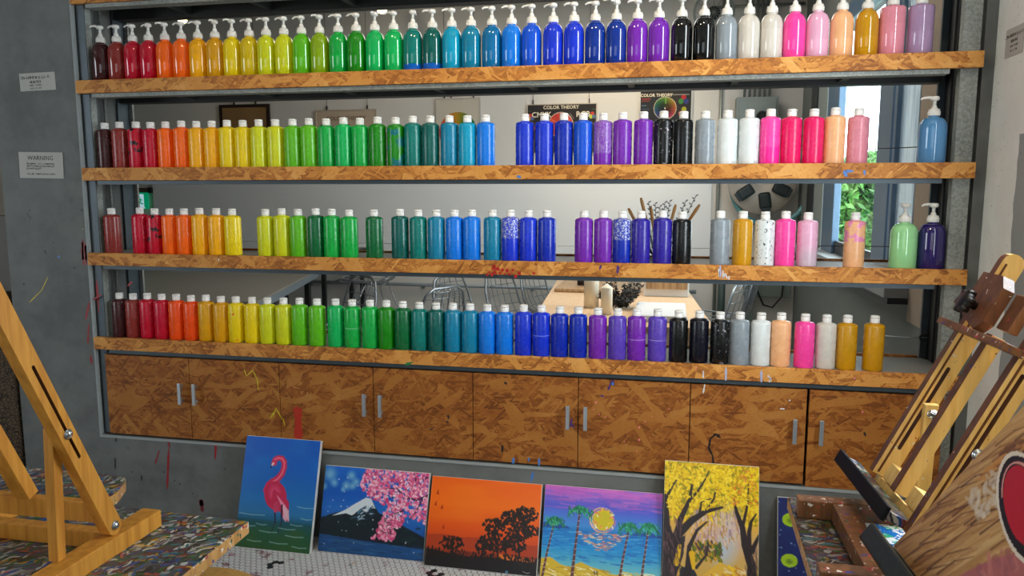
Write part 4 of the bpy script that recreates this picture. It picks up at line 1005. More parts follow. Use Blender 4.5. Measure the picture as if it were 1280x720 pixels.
# 6 navy with green dots
A = Art(120, 160, seed=9)
A.vgrad([(0, (22, 36, 96)), (1, (14, 26, 84))]); A.put((A.nz(6, 8, 4) - .4) * .5, (34, 60, 130))
for (x, y, r) in [(.13, .22, .085), (.31, .42, .06), (.12, .62, .085), (.42, .66, .06), (.2, .92, .07), (.55, .3, .07), (.75, .5, .06), (.8, .15, .06), (.7, .8, .08)]:
    A.ell(x, y, r, r * .78, (150, 184, 20)); A.ell(x, y + .01, r * .55, r * .4, (96, 130, 24), 0, .6)
A.dabs(60, (0, 0, 1, 1), [(150, 190, 210)], .006, .004, 0, 3)
leaning_canvas('navy blue canvas with lime green dots, behind the right table', 2.776, .330, .345, -.120, A, -.002)
# ------------------------------------------------------------------ far room seen through the shelves
YW = 3.78
def frame_picture(label, xa, xb, zt, zb, art, framemat, fw, th=.02, wires=(.3, .7)):
    t_ = thing('framed_poster', label, 'poster', ((xa + xb) / 2, YW, zb))
    y0 = YW - th - .001
    b = B().box((xa, y0, zt - fw), (xb, YW - .001, zt)); b.box((xa, y0, zb), (xb, YW - .001, zb + fw)); b.box((xa, y0, zb + fw), (xa + fw, YW - .001, zt - fw)); b.box((xb - fw, y0, zb + fw), (xb, YW - .001, zt - fw))
    obj('frame', b, framemat, t_)
    obj('backing', B().box((xa + fw, y0 + .006, zb + fw), (xb - fw, YW - .002, zt - fw)), PAPER, t_)
    canvas_grid(art, (xa + fw, y0 + .005, zt - fw), (1, 0, 0), (0, 0, -1), xb - xa - 2 * fw, zt - zb - 2 * fw, 'print', t_, PRINT)
    for f in wires:
        x = xa + (xb - xa) * f
        obj('hanging_wire', B().tube([(x, YW - .01, zt), (x, YW - .006, CZ - .002)], .0016, 5), BEAM, t_)
        obj('hook', B().box((x - .004, YW - .022, zt - .002), (x + .004, YW - .004, zt + .035)), BEAM, t_)
    return t_, y0 + .0035
DARKWOOD = plain('dark_picture_frame', (40, 24, 18), .5); PALEFRAME = plain('pale_poster_frame', (188, 176, 160), .5); GREYFRAME = plain('silver_poster_frame', (190, 190, 184), .4, .4)
CREAM = plain('cream_print', (224, 214, 190), .6); GREYINK = plain('grey_brown_print', (120, 100, 86), .6)
A = Art(60, 60, seed=2); A.vgrad([(0, (150, 118, 76)), (1, (140, 108, 74))]); A.put((A.nz(3, 3) - .4) * .8, (166, 130, 84)); A.poly([(.56, .45), (.72, .52), (.76, 1), (.54, 1)], (150, 60, 46)); A.ell(.32, .60, .05, .06, (110, 70, 56)); A.line([(.55, .42), (.56, .6)], .01, (220, 190, 160))
frame_picture('black framed brownish picture hanging at the left of the far wall', -1.753, -1.246, 2.195, 1.77, A, DARKWOOD, .028, wires=(.3, .73))
A = Art(120, 84, seed=2); A.a[:] = A.c((196, 178, 156)); A.ell(.5, .52, .15, .22, (180, 60, 50)); A.ell(.5, .52, .11, .165, (150, 120, 60)); A.ell(.09, .36, .03, .05, (60, 40, 40)); A.ell(.92, .40, .03, .05, (50, 60, 50)); A.ell(.9, .42, .02, .02, (180, 60, 50))
p_, yy = frame_picture('beige colour theory poster hanging above the green bottles', -.793, -.208, 2.128, 1.72, A, PALEFRAME, .010, wires=(.19, .85))
place_text('COLOR THEORY', .050, GREYINK, (-.50, yy, 2.050), (1, 0, 0), (0, 0, 1), p_, bold=.001)
A = Art(110, 110, seed=2); A.a[:] = A.c((198, 192, 178))
an = np.arctan2(-(A.y - .57) * 1.28, A.x - .5); rr = np.hypot((A.x - .5), (A.y - .57) * 1.28)
hue = np.interp(an, [-PI, -1.6, 0, .7, 1.2, 1.7, 2.3, PI], [0, 1, 2, 3, 4, 5, 6, 7]); pal = np.array([(180, 50, 60), (90, 60, 140), (20, 90, 110), (40, 120, 60), (110, 130, 30), (190, 140, 40), (196, 100, 50), (186, 50, 56)]) / 255.
hi = np.clip(hue, 0, 6.999).astype(int); fr_ = (hue - hi)[..., None]; A.put((rr < .44).astype(float), pal[hi] * (1 - fr_) + pal[hi + 1] * fr_)
frame_picture('pale poster with one big colour wheel, in the middle of the far wall', .341, .742, 2.205, 1.69, A, GREYFRAME, .008, wires=(.2, .35, .85))
A = Art(130, 90, seed=2); A.a[:] = A.c((42, 38, 38))
A.ell(.49, .42, .185, .265, (214, 206, 190)); A.ell(.49, .42, .177, .253, (190, 60, 46))
for k in range(12):
    a = k * PI / 6; A.line([(.49, .42), (.49 + .165 * math.cos(a), .42 + .24 * math.sin(a))], .006, (236, 130, 90) if k % 2 else (150, 50, 60))
for (x, y, c) in [(.045, .22, (200, 60, 50)), (.03, .28, (220, 160, 60)), (.07, .28, (80, 100, 150)), (.945, .20, (200, 70, 60)), (.925, .26, (190, 200, 60)), (.965, .26, (90, 120, 140)), (.11, .48, (120, 50, 100))]: A.ell(x, y, .028, .04, c)
A.line([(.62, .18), (.68, .30)], .004, (180, 170, 160)); A.line([(.02, .13), (.06, .13)], .004, (90, 120, 80)); A.line([(.94, .11), (.98, .11)], .004, (110, 150, 90)); A.line([(.03, .40), (.10, .40)], .004, (120, 140, 90)); A.line([(.90, .40), (.97, .40)], .004, (150, 160, 110))
p_, yy = frame_picture('black CMYK and RGB colour theory poster above the blue bottles', 1.151, 1.749, 2.137, 1.72, A, PALEFRAME, .008, wires=(.09, .89))
place_text('COLOR THEORY', .040, CREAM, (1.445, yy, 2.106), (1, 0, 0), (0, 0, 1), p_, bold=.0008)
place_text('CMYK', .062, CREAM, (1.278, yy, 2.046), (1, 0, 0), (0, 0, 1), p_, bold=.0012); place_text('RGB', .062, CREAM, (1.632, yy, 2.046), (1, 0, 0), (0, 0, 1), p_, bold=.0012)
A = Art(130, 120, seed=2); A.a[:] = A.c((34, 36, 40)); A.put((1 - np.hypot(A.x - .7, A.y - .2) * 3) * .4, (70, 50, 36))
cx_, cy_ = .49, .34; an = np.arctan2(-(A.y - cy_), A.x - cx_) % (2 * PI); rr = np.hypot(A.x - cx_, (A.y - cy_) * 1.0)
hs = np.array([(196, 96, 50), (170, 150, 40), (96, 150, 60), (30, 110, 80), (40, 80, 140), (120, 70, 150), (190, 60, 100), (196, 96, 50)]) / 255.; hv = an / (2 * PI) * 7; hi = np.clip(hv, 0, 6.99).astype(int); fr_ = (hv - hi)[..., None]
A.put((rr < .225).astype(float), (200, 190, 160)); A.put((rr < .215).astype(float), (hs[hi] * (1 - fr_) + hs[hi + 1] * fr_) * np.clip(rr * 4.2, .35, 1)[..., None]); A.line([(cx_, cy_), (cx_ + .01, .54)], .004, (210, 180, 180)); A.ell(cx_, cy_, .012, .012, (230, 230, 220)); A.line([(.50, .14), (.50, .24)], .012, (110, 170, 70))
for (x, y, c) in [(.85, .13, (190, 40, 44)), (.80, .21, (60, 140, 60)), (.90, .21, (50, 60, 130)), (.86, .37, (180, 180, 50)), (.80, .45, (190, 70, 50)), (.88, .45, (60, 60, 120))]: A.ell(x, y, .055, .06, c, 0, .2, .9)
for (x, y, l, c) in [(.03, .15, .17, (160, 60, 44)), (.03, .19, .15, (150, 56, 44)), (.03, .28, .09, (90, 120, 140)), (.03, .35, .14, (60, 80, 100)), (.03, .45, .07, (150, 150, 140)), (.03, .51, .14, (90, 110, 90)), (.57, .078, .38, (150, 150, 140)), (.15, .62, .2, (200, 190, 160)), (.56, .62, .3, (120, 150, 180))]: A.line([(x, y), (x + l, y)], .008, c)
A.line([(.10, .68), (.38, .68)], .016, (200, 140, 60)); A.line([(.38, .68), (.52, .68)], .016, (150, 160, 60)); A.line([(.55, .68), (.80, .68)], .016, (40, 100, 150))
p_, yy = frame_picture('silver framed black poster with round colour wheel, right of the CMYK poster', 2.093, 2.528, 2.232, 1.80, A, GREYFRAME, .014, wires=())
place_text('COLOR THEORY', .034, CREAM, (2.235, yy, 2.186), (1, 0, 0), (0, 0, 1), p_, bold=.001)
# whiteboard
w_ = thing('whiteboard', 'long blank whiteboard low on the far wall', 'whiteboard', (.1, YW, .86))
obj('board', B().box((-2.50, YW - .022, .935), (2.70, YW - .002, 1.545), .003), WBOARD, w_)
obj('lower_rim', B().box((-2.50, YW - .03, .865), (2.70, YW - .002, .931), .003), WBOARD, w_)
for k in range(0): obj('seam', B().box((-2.5 + 1.3 * (k + 1) - .002, YW - .0225, .936), (-2.5 + 1.3 * (k + 1) + .002, YW - .021, 1.544)), GREYMET, w_)
# rail
r_ = thing('wall_rail', 'long grey tube rail on brackets under the whiteboard', 'rail', (.5, YW, .55))
obj('rail_tube', B().tube([(-2.4, YW - .06, .571), (2.6, YW - .06, .571)], .016, 10), plain('rail_paint', (150, 160, 166), .4, .3), r_)
for x in (-2.0, -.9, .2, 1.2, 2.3): obj('bracket', B().box((x - .008, YW - .06, .545), (x + .008, YW - .001, .556)).box((x - .015, YW - .008, .53), (x + .015, YW - .001, .57)), GREYMET, r_)
# exit sign
e_ = thing('exit_sign', 'green running-man exit sign at the left of the far wall', 'sign', (-2.6, YW - .02, 1.36))
ex0, ex1, ez0, ez1 = -2.665, -2.540, 1.232, 1.388
EG = plain('exit_sign_green', (0, 150, 100), .4); EW = plain('exit_sign_white', (206, 226, 236), .4)
for m_, cc in ((EG, (0, .30, .14, 1)), (EW, (.55, .8, .95, 1))): m_.node_tree.nodes['Principled BSDF'].inputs['Emission Color'].default_value = cc; m_.node_tree.nodes['Principled BSDF'].inputs['Emission Strength'].default_value = .55
obj('housing', B().box((ex0 - .04, YW - .05, ez1 + .003), (ex1 + .012, YW - .002, ez1 + .045), .003), plain('exit_sign_housing', (86, 72, 56), .5), e_)
obj('end_cap', B().box((ex1 + .013, YW - .055, ez1 - .004), (ex1 + .045, YW - .002, ez1 + .05), .003), BLACK, e_)
obj('panel', B().box((ex0 - .03, YW - .040, ez0), (ex1, YW - .028, ez1), .002), EG, e_)
obj('doorway_symbol', B().prism([(0, 0), (.088, 0), (.078, .02), (.078, .135), (0, .135)], (ex0, YW - .0402, ez0 + .006), (1, 0, 0), (0, 0, 1), (0, -.001, 0)), EW, e_)
b = B(); q = YW - .0424; o_ = (ex0 + .036, ez0 + .07)
b.lathe([(0, -.0005), (.010, -.0005), (.010, .0005), (0, .0005)], 12, (o_[0] - .006, q, o_[1] + .048), (0, 1, 0))
for pts, w in [([(-.004, .035), (.002, .0), ], .011), ([(.002, .0), (.018, -.022), (.036, -.020)], .006), ([(.0, .0), (-.008, -.03), (-.022, -.055)], .006), ([(-.002, .03), (.018, .020), (.026, .008)], .0045), ([(-.006, .03), (-.022, .018), (-.028, .006)], .0045)]:
    for (a0, a1) in zip(pts, pts[1:]): b.beam((o_[0] + a0[0], q, o_[1] + a0[1]), (o_[0] + a1[0], q, o_[1] + a1[1]), V(a1[1] - a0[1], 0, -(a1[0] - a0[0])).normalized() * w, (0, .0006, 0))
obj('running_figure', b, EG, e_)
# electric enclosure with conduits
e_ = thing('electric_box', 'grey electric enclosure on the far wall, conduits rising from it', 'electric box', (3.02, YW, 1.7))
obj('box_body', B().box((2.860, YW - .16, 1.62), (3.180, YW - .002, 2.140), .006), GREYMET, e_)
d_ = obj('door', B().box((2.880, YW - .170, 1.64), (3.160, YW - .161, 2.120), .003), GREYMET, e_)
obj('lock', B().lathe([(0, 0), (.045, 0), (.045, .012), (.038, .016), (.030, .010), (0, .010)], 20, (3.055, YW - .1701, 1.985), (0, -1, 0)), BLACK, d_)
for k in range(6): obj('conduit', B().tube([(2.925 + k * .038, YW - .08, 2.141), (2.925 + k * .038, YW - .08, CZ - .001)], .010, 8), plain('conduit_grey', (150, 156, 150), .4, .4), e_)
c_ = tag(obj('conduit_pipe', B().tube([(2.75, YW - .02, 0.02), (2.75, YW - .02, CZ - .02)], .014, 8), MATS['conduit_grey']), 'thin vertical grey conduit right of the whiteboard', 'pipe')
c_ = tag(obj('conduit_pipe', B().tube([(2.66, YW - .045, 2.855), (3.36, YW - .045, 2.855)], .012, 8), MATS['conduit_grey']), 'thin horizontal grey conduit high on the far wall', 'pipe')
# ring near the ceiling
r_ = thing('wall_fan', 'round wire guard of a small fan near the ceiling, above the black bottles', 'fan', (2.665, YW - .12, 2.90))
obj('guard_ring', B().tube([(2.665 + .150 * math.cos(a), YW - .13, 2.80 + .150 * math.sin(a) ) for a in np.linspace(0, 2 * PI, 36)[:-1]], .010, 8, True), GREYMET, r_)
b = B()
for k in range(12): a = k * PI / 6; b.tube([(2.665, YW - .13, 2.80), (2.665 + .145 * math.cos(a), YW - .13, 2.80 + .145 * math.sin(a))], .0025, 4)
obj('guard_spokes', b, GREYMET, r_); obj('motor', B().lathe([(0, 0), (.05, 0), (.045, .09), (0, .10)], 18, (2.665, YW - .12, 2.80), (0, 1, 0)), DARKFRAME, r_)
# reel / disc with dark openings
RX, RZ, RY = 3.075, 1.485, 3.55
r_ = thing('wall_reel', 'round grey wall reel with dark openings and a teal outer ring', 'reel', (RX, RY, RZ - .3))
b = B().lathe([(0, 0), (.05, -.012), (.06, -.004), (.235, -.002), (.25, -.015), (.262, -.014), (.262, -.03), (0, -.03)], 48, (RX, RY, RZ), (0, -1, 0)); b.lathe([(0, -.03), (.06, -.03), (.06, -.20), (0, -.20)], 20, (RX, RY, RZ), (0, -1, 0))
obj('disc', b, plain('reel_face', (176, 170, 160), .4, .2), r_)
for k, a in enumerate([215, 278, 335, 35, 95, 155]):
    a = math.radians(a); d = V(math.cos(a), 0, math.sin(a)); tv = V(-math.sin(a), 0, math.cos(a))
    b = B().obox(V(RX, RY - .006, RZ) + d * .155, d, tv, V(0, 1, 0), .065, .045, .008, .02); b.obox(V(RX, RY - .012, RZ) + d * .222, d, tv, V(0, 1, 0), .012, .035, .006, .003); obj('dark_opening', b, plain('reel_opening', (30, 44, 46), .5), r_)
obj('outer_ring', B().tube([(RX + .07 + .30 * math.cos(a), RY + .07, RZ - .02 + .33 * math.sin(a)) for a in np.linspace(0, 2 * PI, 48)[:-1]], .022, 10, True), plain('teal_tube', (100, 160, 166), .3), r_)
# pipes and grey box low right
tag(obj('drain_pipe', B().tube([(2.80, 3.66, 0.0), (2.80, 3.66, .83)], .030, 12).lathe([(.030, .33), (.05, .33), (.05, .345), (.030, .345)], 14, (2.80, 3.66, 0)), plain('dark_green_pipe', (62, 80, 76), .5)), 'dark green vertical pipe low on the far wall', 'pipe')
g_ = thing('junction_box', 'grey-green junction box with looping black cable, low on the far wall', 'box', (3.18, YW, .5))
obj('box_body', B().box((2.98, YW - .10, .55), (3.34, YW - .002, .745), .005), plain('grey_green', (110, 124, 116), .5), g_); obj('post', B().box((2.99, YW - .06, .02), (3.06, YW - .012, .548)), MATS['grey_green'], g_)
obj('cable', B().tube([(3.06, YW - .12, .73), (3.08, YW - .13, .60), (3.13, YW - .13, .49), (3.20, YW - .13, .47), (3.27, YW - .13, .56), (3.28, YW - .12, .70), (3.27, YW - .10, .76)], .008, 8), BLACK, g_)
# lamps on the ceiling of the far room
LAMP = bpy.data.materials.new('lit_lamp_face'); LAMP.use_nodes = True; LAMP.node_tree.nodes['Principled BSDF'].inputs['Emission Color'].default_value = (1, .74, .36, 1); LAMP.node_tree.nodes['Principled BSDF'].inputs['Emission Strength'].default_value = 9
for (x, y, z, dx, lab) in [(-1.60, 3.05, 2.80, .6, 'lit ceiling spotlight seen above the red pump bottles'), (.14, 3.05, 2.80, .9, 'lit ceiling spotlight seen above the green pump bottles'), (1.865, 3.05, 2.82, -.2, 'lit ceiling spotlight seen above the blue pump bottles')]:
    t_ = thing('ceiling_spotlight', lab, 'lamp', (x, y, CZ), 'spotlights on the far room ceiling')
    ax_ = V(dx * .3, -.55, -.8).normalized(); c0 = V(x, y, z)
    obj('lamp_head', B().lathe([(0, -.10), (.03, -.10), (.045, -.07), (.047, .0), (.040, .0), (.038, -.006), (0, -.006)], 20, c0, ax_), WBOARD, t_)
    obj('lamp_face', B().lathe([(0, -.004), (.037, -.004), (.036, -.001), (0, .002)], 20, c0, ax_), LAMP, t_)
    obj('stem', B().tube([c0 - ax_ * .08, (x, y, CZ - .001)], .007, 8), WBOARD, t_)
# ceiling pipes toward the window
for k, x in enumerate((2.90, 3.0, 3.10)):
    tag(obj('ceiling_pipe', B().tube([(x, .6, 2.93), (x, 3.75, 2.93)], .014, 8), MATS['conduit_grey']), ('left', 'middle', 'right')[k] + ' one of three parallel pale pipes under the far ceiling', 'pipe', 'ceiling pipes above the grey pump bottles')

# grey table
GT = .75
t_ = thing('grey_table', 'large grey-topped table in the far room, left', 'table', (-.7, 2.3, 0))
obj('tabletop', B().prism([(-.52, 3.16), (-.04, 1.36), (-1.45, .98), (-1.93, 2.80)], (0, 0, GT - .012), (1, 0, 0), (0, 1, 0), (0, 0, .012)), plain('grey_beige_top', (150, 144, 132), .35, var=.04, scale=3), t_)
obj('edge_band', B().prism([(-.518, 3.162), (-.036, 1.356), (-1.452, .976), (-1.934, 2.804)], (0, 0, GT - .062), (1, 0, 0), (0, 1, 0), (0, 0, .0495)), plain('steel_edge', (140, 154, 164), .3, .3), t_)
for (x, y) in [(-.58, 3.08), (-.12, 1.42), (-1.40, 1.06), (-1.84, 2.76)]: obj('leg', B().box((x - .02, y - .02, 0), (x + .02, y + .02, GT - .063)), BEAM, t_)
# black console behind the third shelf
t_ = thing('console_table', 'narrow black-legged console table against the far wall', 'table', (.0, 3.45, 0))
obj('tabletop', B().box((-1.15, 3.40, .865), (-.28, 3.70, .90), .003), BEAM, t_)
for (x, y) in [(-.60, 3.43), (-.34, 3.43), (-.34, 3.67), (-1.1, 3.43), (-1.1, 3.67)]: obj('leg', B().box((x - .018, y - .015, 0), (x + .018, y + .015, .864)), BEAM, t_)

# wire chairs
WIRE = plain('dark_chromed_wire', (150, 156, 160), .3, .7)
def wire_chair_parts():
    prof = [(.24, .425, .40), (.20, .44, .44), (.05, .425, .47), (-.10, .42, .46), (-.18, .455, .44), (-.225, .53, .43), (-.26, .66, .41), (-.285, .78, .33), (-.29, .815, .20)]
    def pt(u, v):
        f = v * (len(prof) - 1); i = min(int(f), len(prof) - 2); t_ = f - i; a, c = prof[i], prof[i + 1]
        y, z, w = [a[k] + (c[k] - a[k]) * t_ for k in range(3)]
        return V(u * w / 2, y + .04 * (u * u) * (1 if z > .47 else 0), z + .035 * u * u * (1 if z <= .47 else .0))
    g = B()
    for i in range(7): u = -1 + 2 * i / 6; g.tube([pt(u * .98, k / 16) for k in range(17)], .0036, 4)
    for k in (1, 2.5, 4, 5.5, 7, 8.5, 10, 11.2, 12.4, 13.6, 14.8): g.tube([pt(-1 + 2 * i / 6, k / 16) for i in range(7)], .0034, 4)
    grid = g.mesh('wire_shell', [WIRE])
    rim = B().tube([pt(-1, k / 16) for k in range(17)] + [pt(1, k / 16) for k in range(16, -1, -1)], .0085, 6, True).mesh('rim', [WIRE])
    legs = []
    for s in (-1, 1):
        legs.append(B().tube([(s * .17, .02, .415), (s * .215, .20, .0065), (s * .215, -.24, .0065), (s * .17, -.10, .415)], .0062, 6).mesh('leg', [WIRE]))
    brace = B().tube([(-.17, .02, .408), (.17, .02, .408)], .006, 6).tube([(-.17, -.10, .408), (.17, -.10, .408)], .006, 6).mesh('brace', [WIRE])
    return grid, rim, legs, brace
WG, WR_, WL, WB_ = wire_chair_parts()
def wire_chair(x, y, z, rot, lab, tilt=0):
    t_ = thing('wire_chair', lab, 'chair', (x, y, z), 'chrome wire mesh chairs in the far room')
    t_.rotation_euler = (tilt, 0, rot)
    for n_, m_ in [('wire_shell', WG), ('rim', WR_), ('leg', WL[0]), ('leg', WL[1]), ('brace', WB_)]: link(n_, m_, t_, False)
tag(obj('added_riser', B().box((-.32, 2.9, 0), (.28, 3.3, .235), .006), WBOARD), 'added unseen white plinth under the side-on wire chair', 'riser')  # made-up block added out of sight, only lifts the side-on chair
wire_chair(-.02, 3.10, .2355, 1.75, 'wire mesh chair seen side-on, raised higher than the other chairs')
wire_chair(.80, 1.85, -.0, 1.1, 'wire mesh chair showing only its arched back top, behind the teal bottles')
wire_chair(1.06, 2.36, 0, -1.95, 'wire mesh chair with tall back, left of the three near the table')
wire_chair(1.31, 2.86, 0, -1.95, 'wire mesh chair with tall back, middle of the three near the table')
wire_chair(1.48, 3.36, .0, -1.9, 'wire mesh chair touching the candle table, partly cut off by the shelf')
wire_chair(.12, 2.05, 0, 2.5, 'large wire mesh chair beside the grey table, right front side')
wire_chair(-1.62, 3.10, 0, PI, 'wire mesh chair behind the grey table, far left')
wire_chair(2.62, 2.55, 0, 1.2, 'bright wire mesh chair right of the white box, the nearer one')
wire_chair(2.76, 3.15, 0, 1.4, 'bright wire mesh chair right of the white box, the farther one')
tag(obj('storage_crate', B().box((-3.0, 3.45, 0), (-1.95, 3.74, .70), .01).box((-2.9, 3.46, .701), (-2.0, 3.70, .84), .01), plain('teal_green_crate', (40, 90, 88), .5)), 'dark teal crates stacked behind the grey table', 'crate')
# candle table
t_ = thing('candle_table', 'pale wooden table with candles in the far room', 'table', (2.1, 1.9, 0))
obj('tabletop', B().prism([(1.70, .95), (1.54, 3.12), (2.45, 3.18), (2.60, 1.0)], (0, 0, .714), (1, 0, 0), (0, 1, 0), (0, 0, .036)), TABLEWOOD, t_)
for (x, y) in [(1.78, 1.05), (1.63, 3.0), (2.38, 3.05), (2.50, 1.1)]: obj('leg', B().box((x - .025, y - .025, 0), (x + .025, y + .025, .713)), TABLEWOOD, t_)
def candle(x, y, r, h, lab):
    t_ = thing('pillar_candle', lab, 'candle', (x, y, .7505), 'cream pillar candles')
    obj('wax', B().lathe([(0, 0), (r, 0), (r, h * .86), (r * .93, h * .875), (r * .12, h), (0, h)], 28, (x, y, .7505)), WAX, t_)
    obj('wick', B().tube([(x, y, .7505 + h), (x + .001, y, .7505 + h + .008)], .0012, 5), BLACK, t_)
candle(1.945, 1.55, .043, .215, 'tall cream pillar candle with cone tip on the pale table'); candle(2.05, 1.33, .031, .165, 'shorter cream pillar candle right of the tall one')
t_ = thing('serving_board', 'pale serving board lying at the left on the candle table', 'board', (1.75, 2.4, .7505)); obj('board', B().box((1.64, 2.15, .7505), (2.00, 2.95, .775), .008), PLANKWOOD, t_)
t_ = thing('glass_candle_holder', 'small glass holder with a dark inside, left of the tall candle', 'candle holder', (1.80, 2.35, .776))
obj('glass', B().lathe([(.036, 0), (.038, .09), (.036, .09), (.034, .004), (0, .004), (0, 0)], 20, (1.80, 2.35, .776)), CLEAR, t_); obj('dark_filling', B().lathe([(0, .005), (.030, .005), (.031, .045), (.012, .058), (0, .055)], 16, (1.80, 2.35, .776)), plain('dark_red_brown', (60, 26, 18), .6), t_)
t_ = thing('white_box', 'white box with a weathered wood plank front on the candle table', 'box', (2.3, 2.3, .75)); obj('box_body', B().box((2.22, 2.08, .7505), (2.50, 2.6, .98), .006), WBOARD, t_)
obj('plank', B().box((2.235, 2.062, .80), (2.49, 2.0795, .868), .002), PLANKWOOD, t_)
tag(obj('white_tray', B().box((2.20, 1.12, .7505), (2.47, 1.60, .785), .012), WBOARD), 'glossy white rounded tray in front of the white box', 'tray')
tag(obj('glass_cloche', B().lathe([(.062, 0), (.066, .10), (.058, .16), (.03, .20), (0, .21)], 28, (2.11, 1.95, .7505)), CLEAR), 'clear glass cloche beside the dark bouquet', 'cloche')
tag(obj('white_vase', B().lathe([(0, 0), (.028, 0), (.040, .05), (.032, .14), (.022, .20), (.026, .235), (.020, .235), (0, .1)], 24, (2.16, 2.22, .7505)), plain('grey_white_ceramic', (200, 202, 200), .4)), 'grey-white vase behind the glass cloche', 'vase')
def bouquet():
    t_ = thing('dried_bouquet', 'bunch of small dark dried leaves on the candle table', 'plant', (2.14, 1.55, .7505))
    r = random.Random(3); lb = B(); sb = B()
    for k in range(34):
        a = r.uniform(0, 2 * PI); ln = r.uniform(.06, .155); el = r.uniform(.35, 1.35)
        d = V(math.cos(a) * math.cos(el), math.sin(a) * math.cos(el), math.sin(el)); p0 = V(2.12, 1.55, .754)
        pts = [p0 + d * ln * f + V(0, 0, -.02 * f * f) for f in (0, .4, .8, 1.15)]
        pts = [V(p.x, p.y, max(p.z, .756)) for p in pts]
        sb.tube(pts, .0016, 4)
        for j in range(26):
            f = r.uniform(.2, 1.15); c = p0 + d * ln * f + V(r.uniform(-.014, .014), r.uniform(-.014, .014), r.uniform(-.01, .014)); c.z = max(c.z, .762)
            q = V(r.uniform(-1, 1), r.uniform(-1, 1), r.uniform(-1, 1)).normalized(); w = q.orthogonal().normalized(); nrm = q.cross(w) * .002
            s_ = r.uniform(.011, .018)
            lb._faces([c - q * s_, c + w * s_ * .45 + nrm, c + q * s_, c - w * s_ * .45 + nrm], [(0, 1, 2, 3)])
    stuff(obj('leaves', lb, plain('dark_dry_leaf', (46, 42, 38), .6), t_)); obj('stems', sb, plain('dry_stem', (70, 56, 40), .7), t_)
bouquet()
# brush jar standing at the back of the third shelf
jx, jy, jz = 2.335, .185, ZS[2] - .0035
t_ = thing('brush_jar', 'clear jar holding paintbrushes behind the indigo bottles on the third shelf', 'jar', (jx, jy, jz))
obj('glass', B().lathe([(0, 0), (.048, 0), (.050, .004), (.050, .115), (.047, .115), (.047, .006), (0, .006)], 28, (jx, jy, jz)), CLEAR, t_)
tips = [(-.19, .01, .175, 'h'), (-.115, .0, .215, 'h'), (-.055, .02, .180, 'h'), (.095, .01, .190, 'h'), (.235, .01, .190, 'h'), (-.07, .03, .20, 'l'), (-.03, .04, .195, 'l'), (.03, .03, .20, 'l'), (.06, .02, .205, 'l'), (.155, .02, .205, 'l'), (.215, .02, .225, 'l'), (.0, .04, .185, 'l')]
labs = {0: 'leftmost', 1: 'tallest upright', 2: 'third from left', 3: 'fourth from left', 4: 'rightmost'}
BRW = plain('tan_brush_handle', (184, 130, 66), .4); LEAFD = plain('slate_leaf', (60, 78, 84), .5)
for k, (dx, dy, dz, ty) in enumerate(tips):
    p0 = V(jx + dx * .10 , jy + dy * .3, jz + .012); p1 = V(jx + dx * .62, jy + dy, jz + dz + .02)
    if ty == 'h':
        b_ = thing('paintbrush', 'tan-handled paintbrush in the jar on the third shelf, %s of five' % labs[k], 'paintbrush', p0, 'paintbrushes in the jar')
        d = (p1 - p0)
        obj('handle', B().tube([p0 + d * .35, p0 + d * .7, p0 + d * .92, p1], [.003, .0055, .0065, .004], 10), BRW, b_)
        obj('ferrule', B().tube([p0 + d * .18, p0 + d * .349], [.0042, .0034], 10), ALU, b_)
        obj('bristles', B().tube([p0, p0 + d * .10, p0 + d * .179], [.001, .005, .0042], 10), BLACK, b_)
    else:
        b_ = thing('leaf_sprig', 'thin slate-leaved sprig in the brush jar, ' + {5: 'leftmost', 6: 'second from left', 11: 'third from left', 7: 'in the middle', 8: 'third from right', 9: 'second from right', 10: 'rightmost'}[k], 'sprig', p0, 'leafy sprigs in the jar')
        d = (p1 - p0); obj('stem', B().tube([p0, p0 + d * .6, p1], .0013, 5), LEAFD, b_)
        b = B()
        for j in range(9):
            f = .62 + j * .045; c = p0 + d * f; s_ = -1 if j % 2 else 1; q = (V(s_ * .8, 0, .7)).normalized()
            b.prism([(0, 0), (.006, .0028), (.013, 0), (.006, -.0028)], c, q, V(-q.z, 0, q.x), (0, .0006, 0))
        obj('leaves', b, LEAFD, b_)
# safety wires with hooks on the right end
for (z, x0_, lab, zs) in [(1.545 + .02, 3.06, 'thin steel wire tied across the rear of the second shelf, right end', 0), (1.205, 2.86, 'thin steel wire across the rear of the third shelf, right end', 0), (.868, 3.15, 'twisted steel wire with loops above the lowest shelf, right end', 1)]:
    t_ = thing('steel_wire', lab, 'wire', (x0_, .27, z)); obj('strand', B().tube([(x0_, .312, z), (3.24, .275, z + .004), (XR - .062, .27, z + .006)], .0016, 6), ALU if zs else BEAM, t_)
    obj('loop', B().tube([(XR - .075 + .014 * math.cos(a), .268, z + .006 + .014 * math.sin(a)) for a in np.linspace(.6, 5.6, 14)], .003, 6), BEAM, t_)
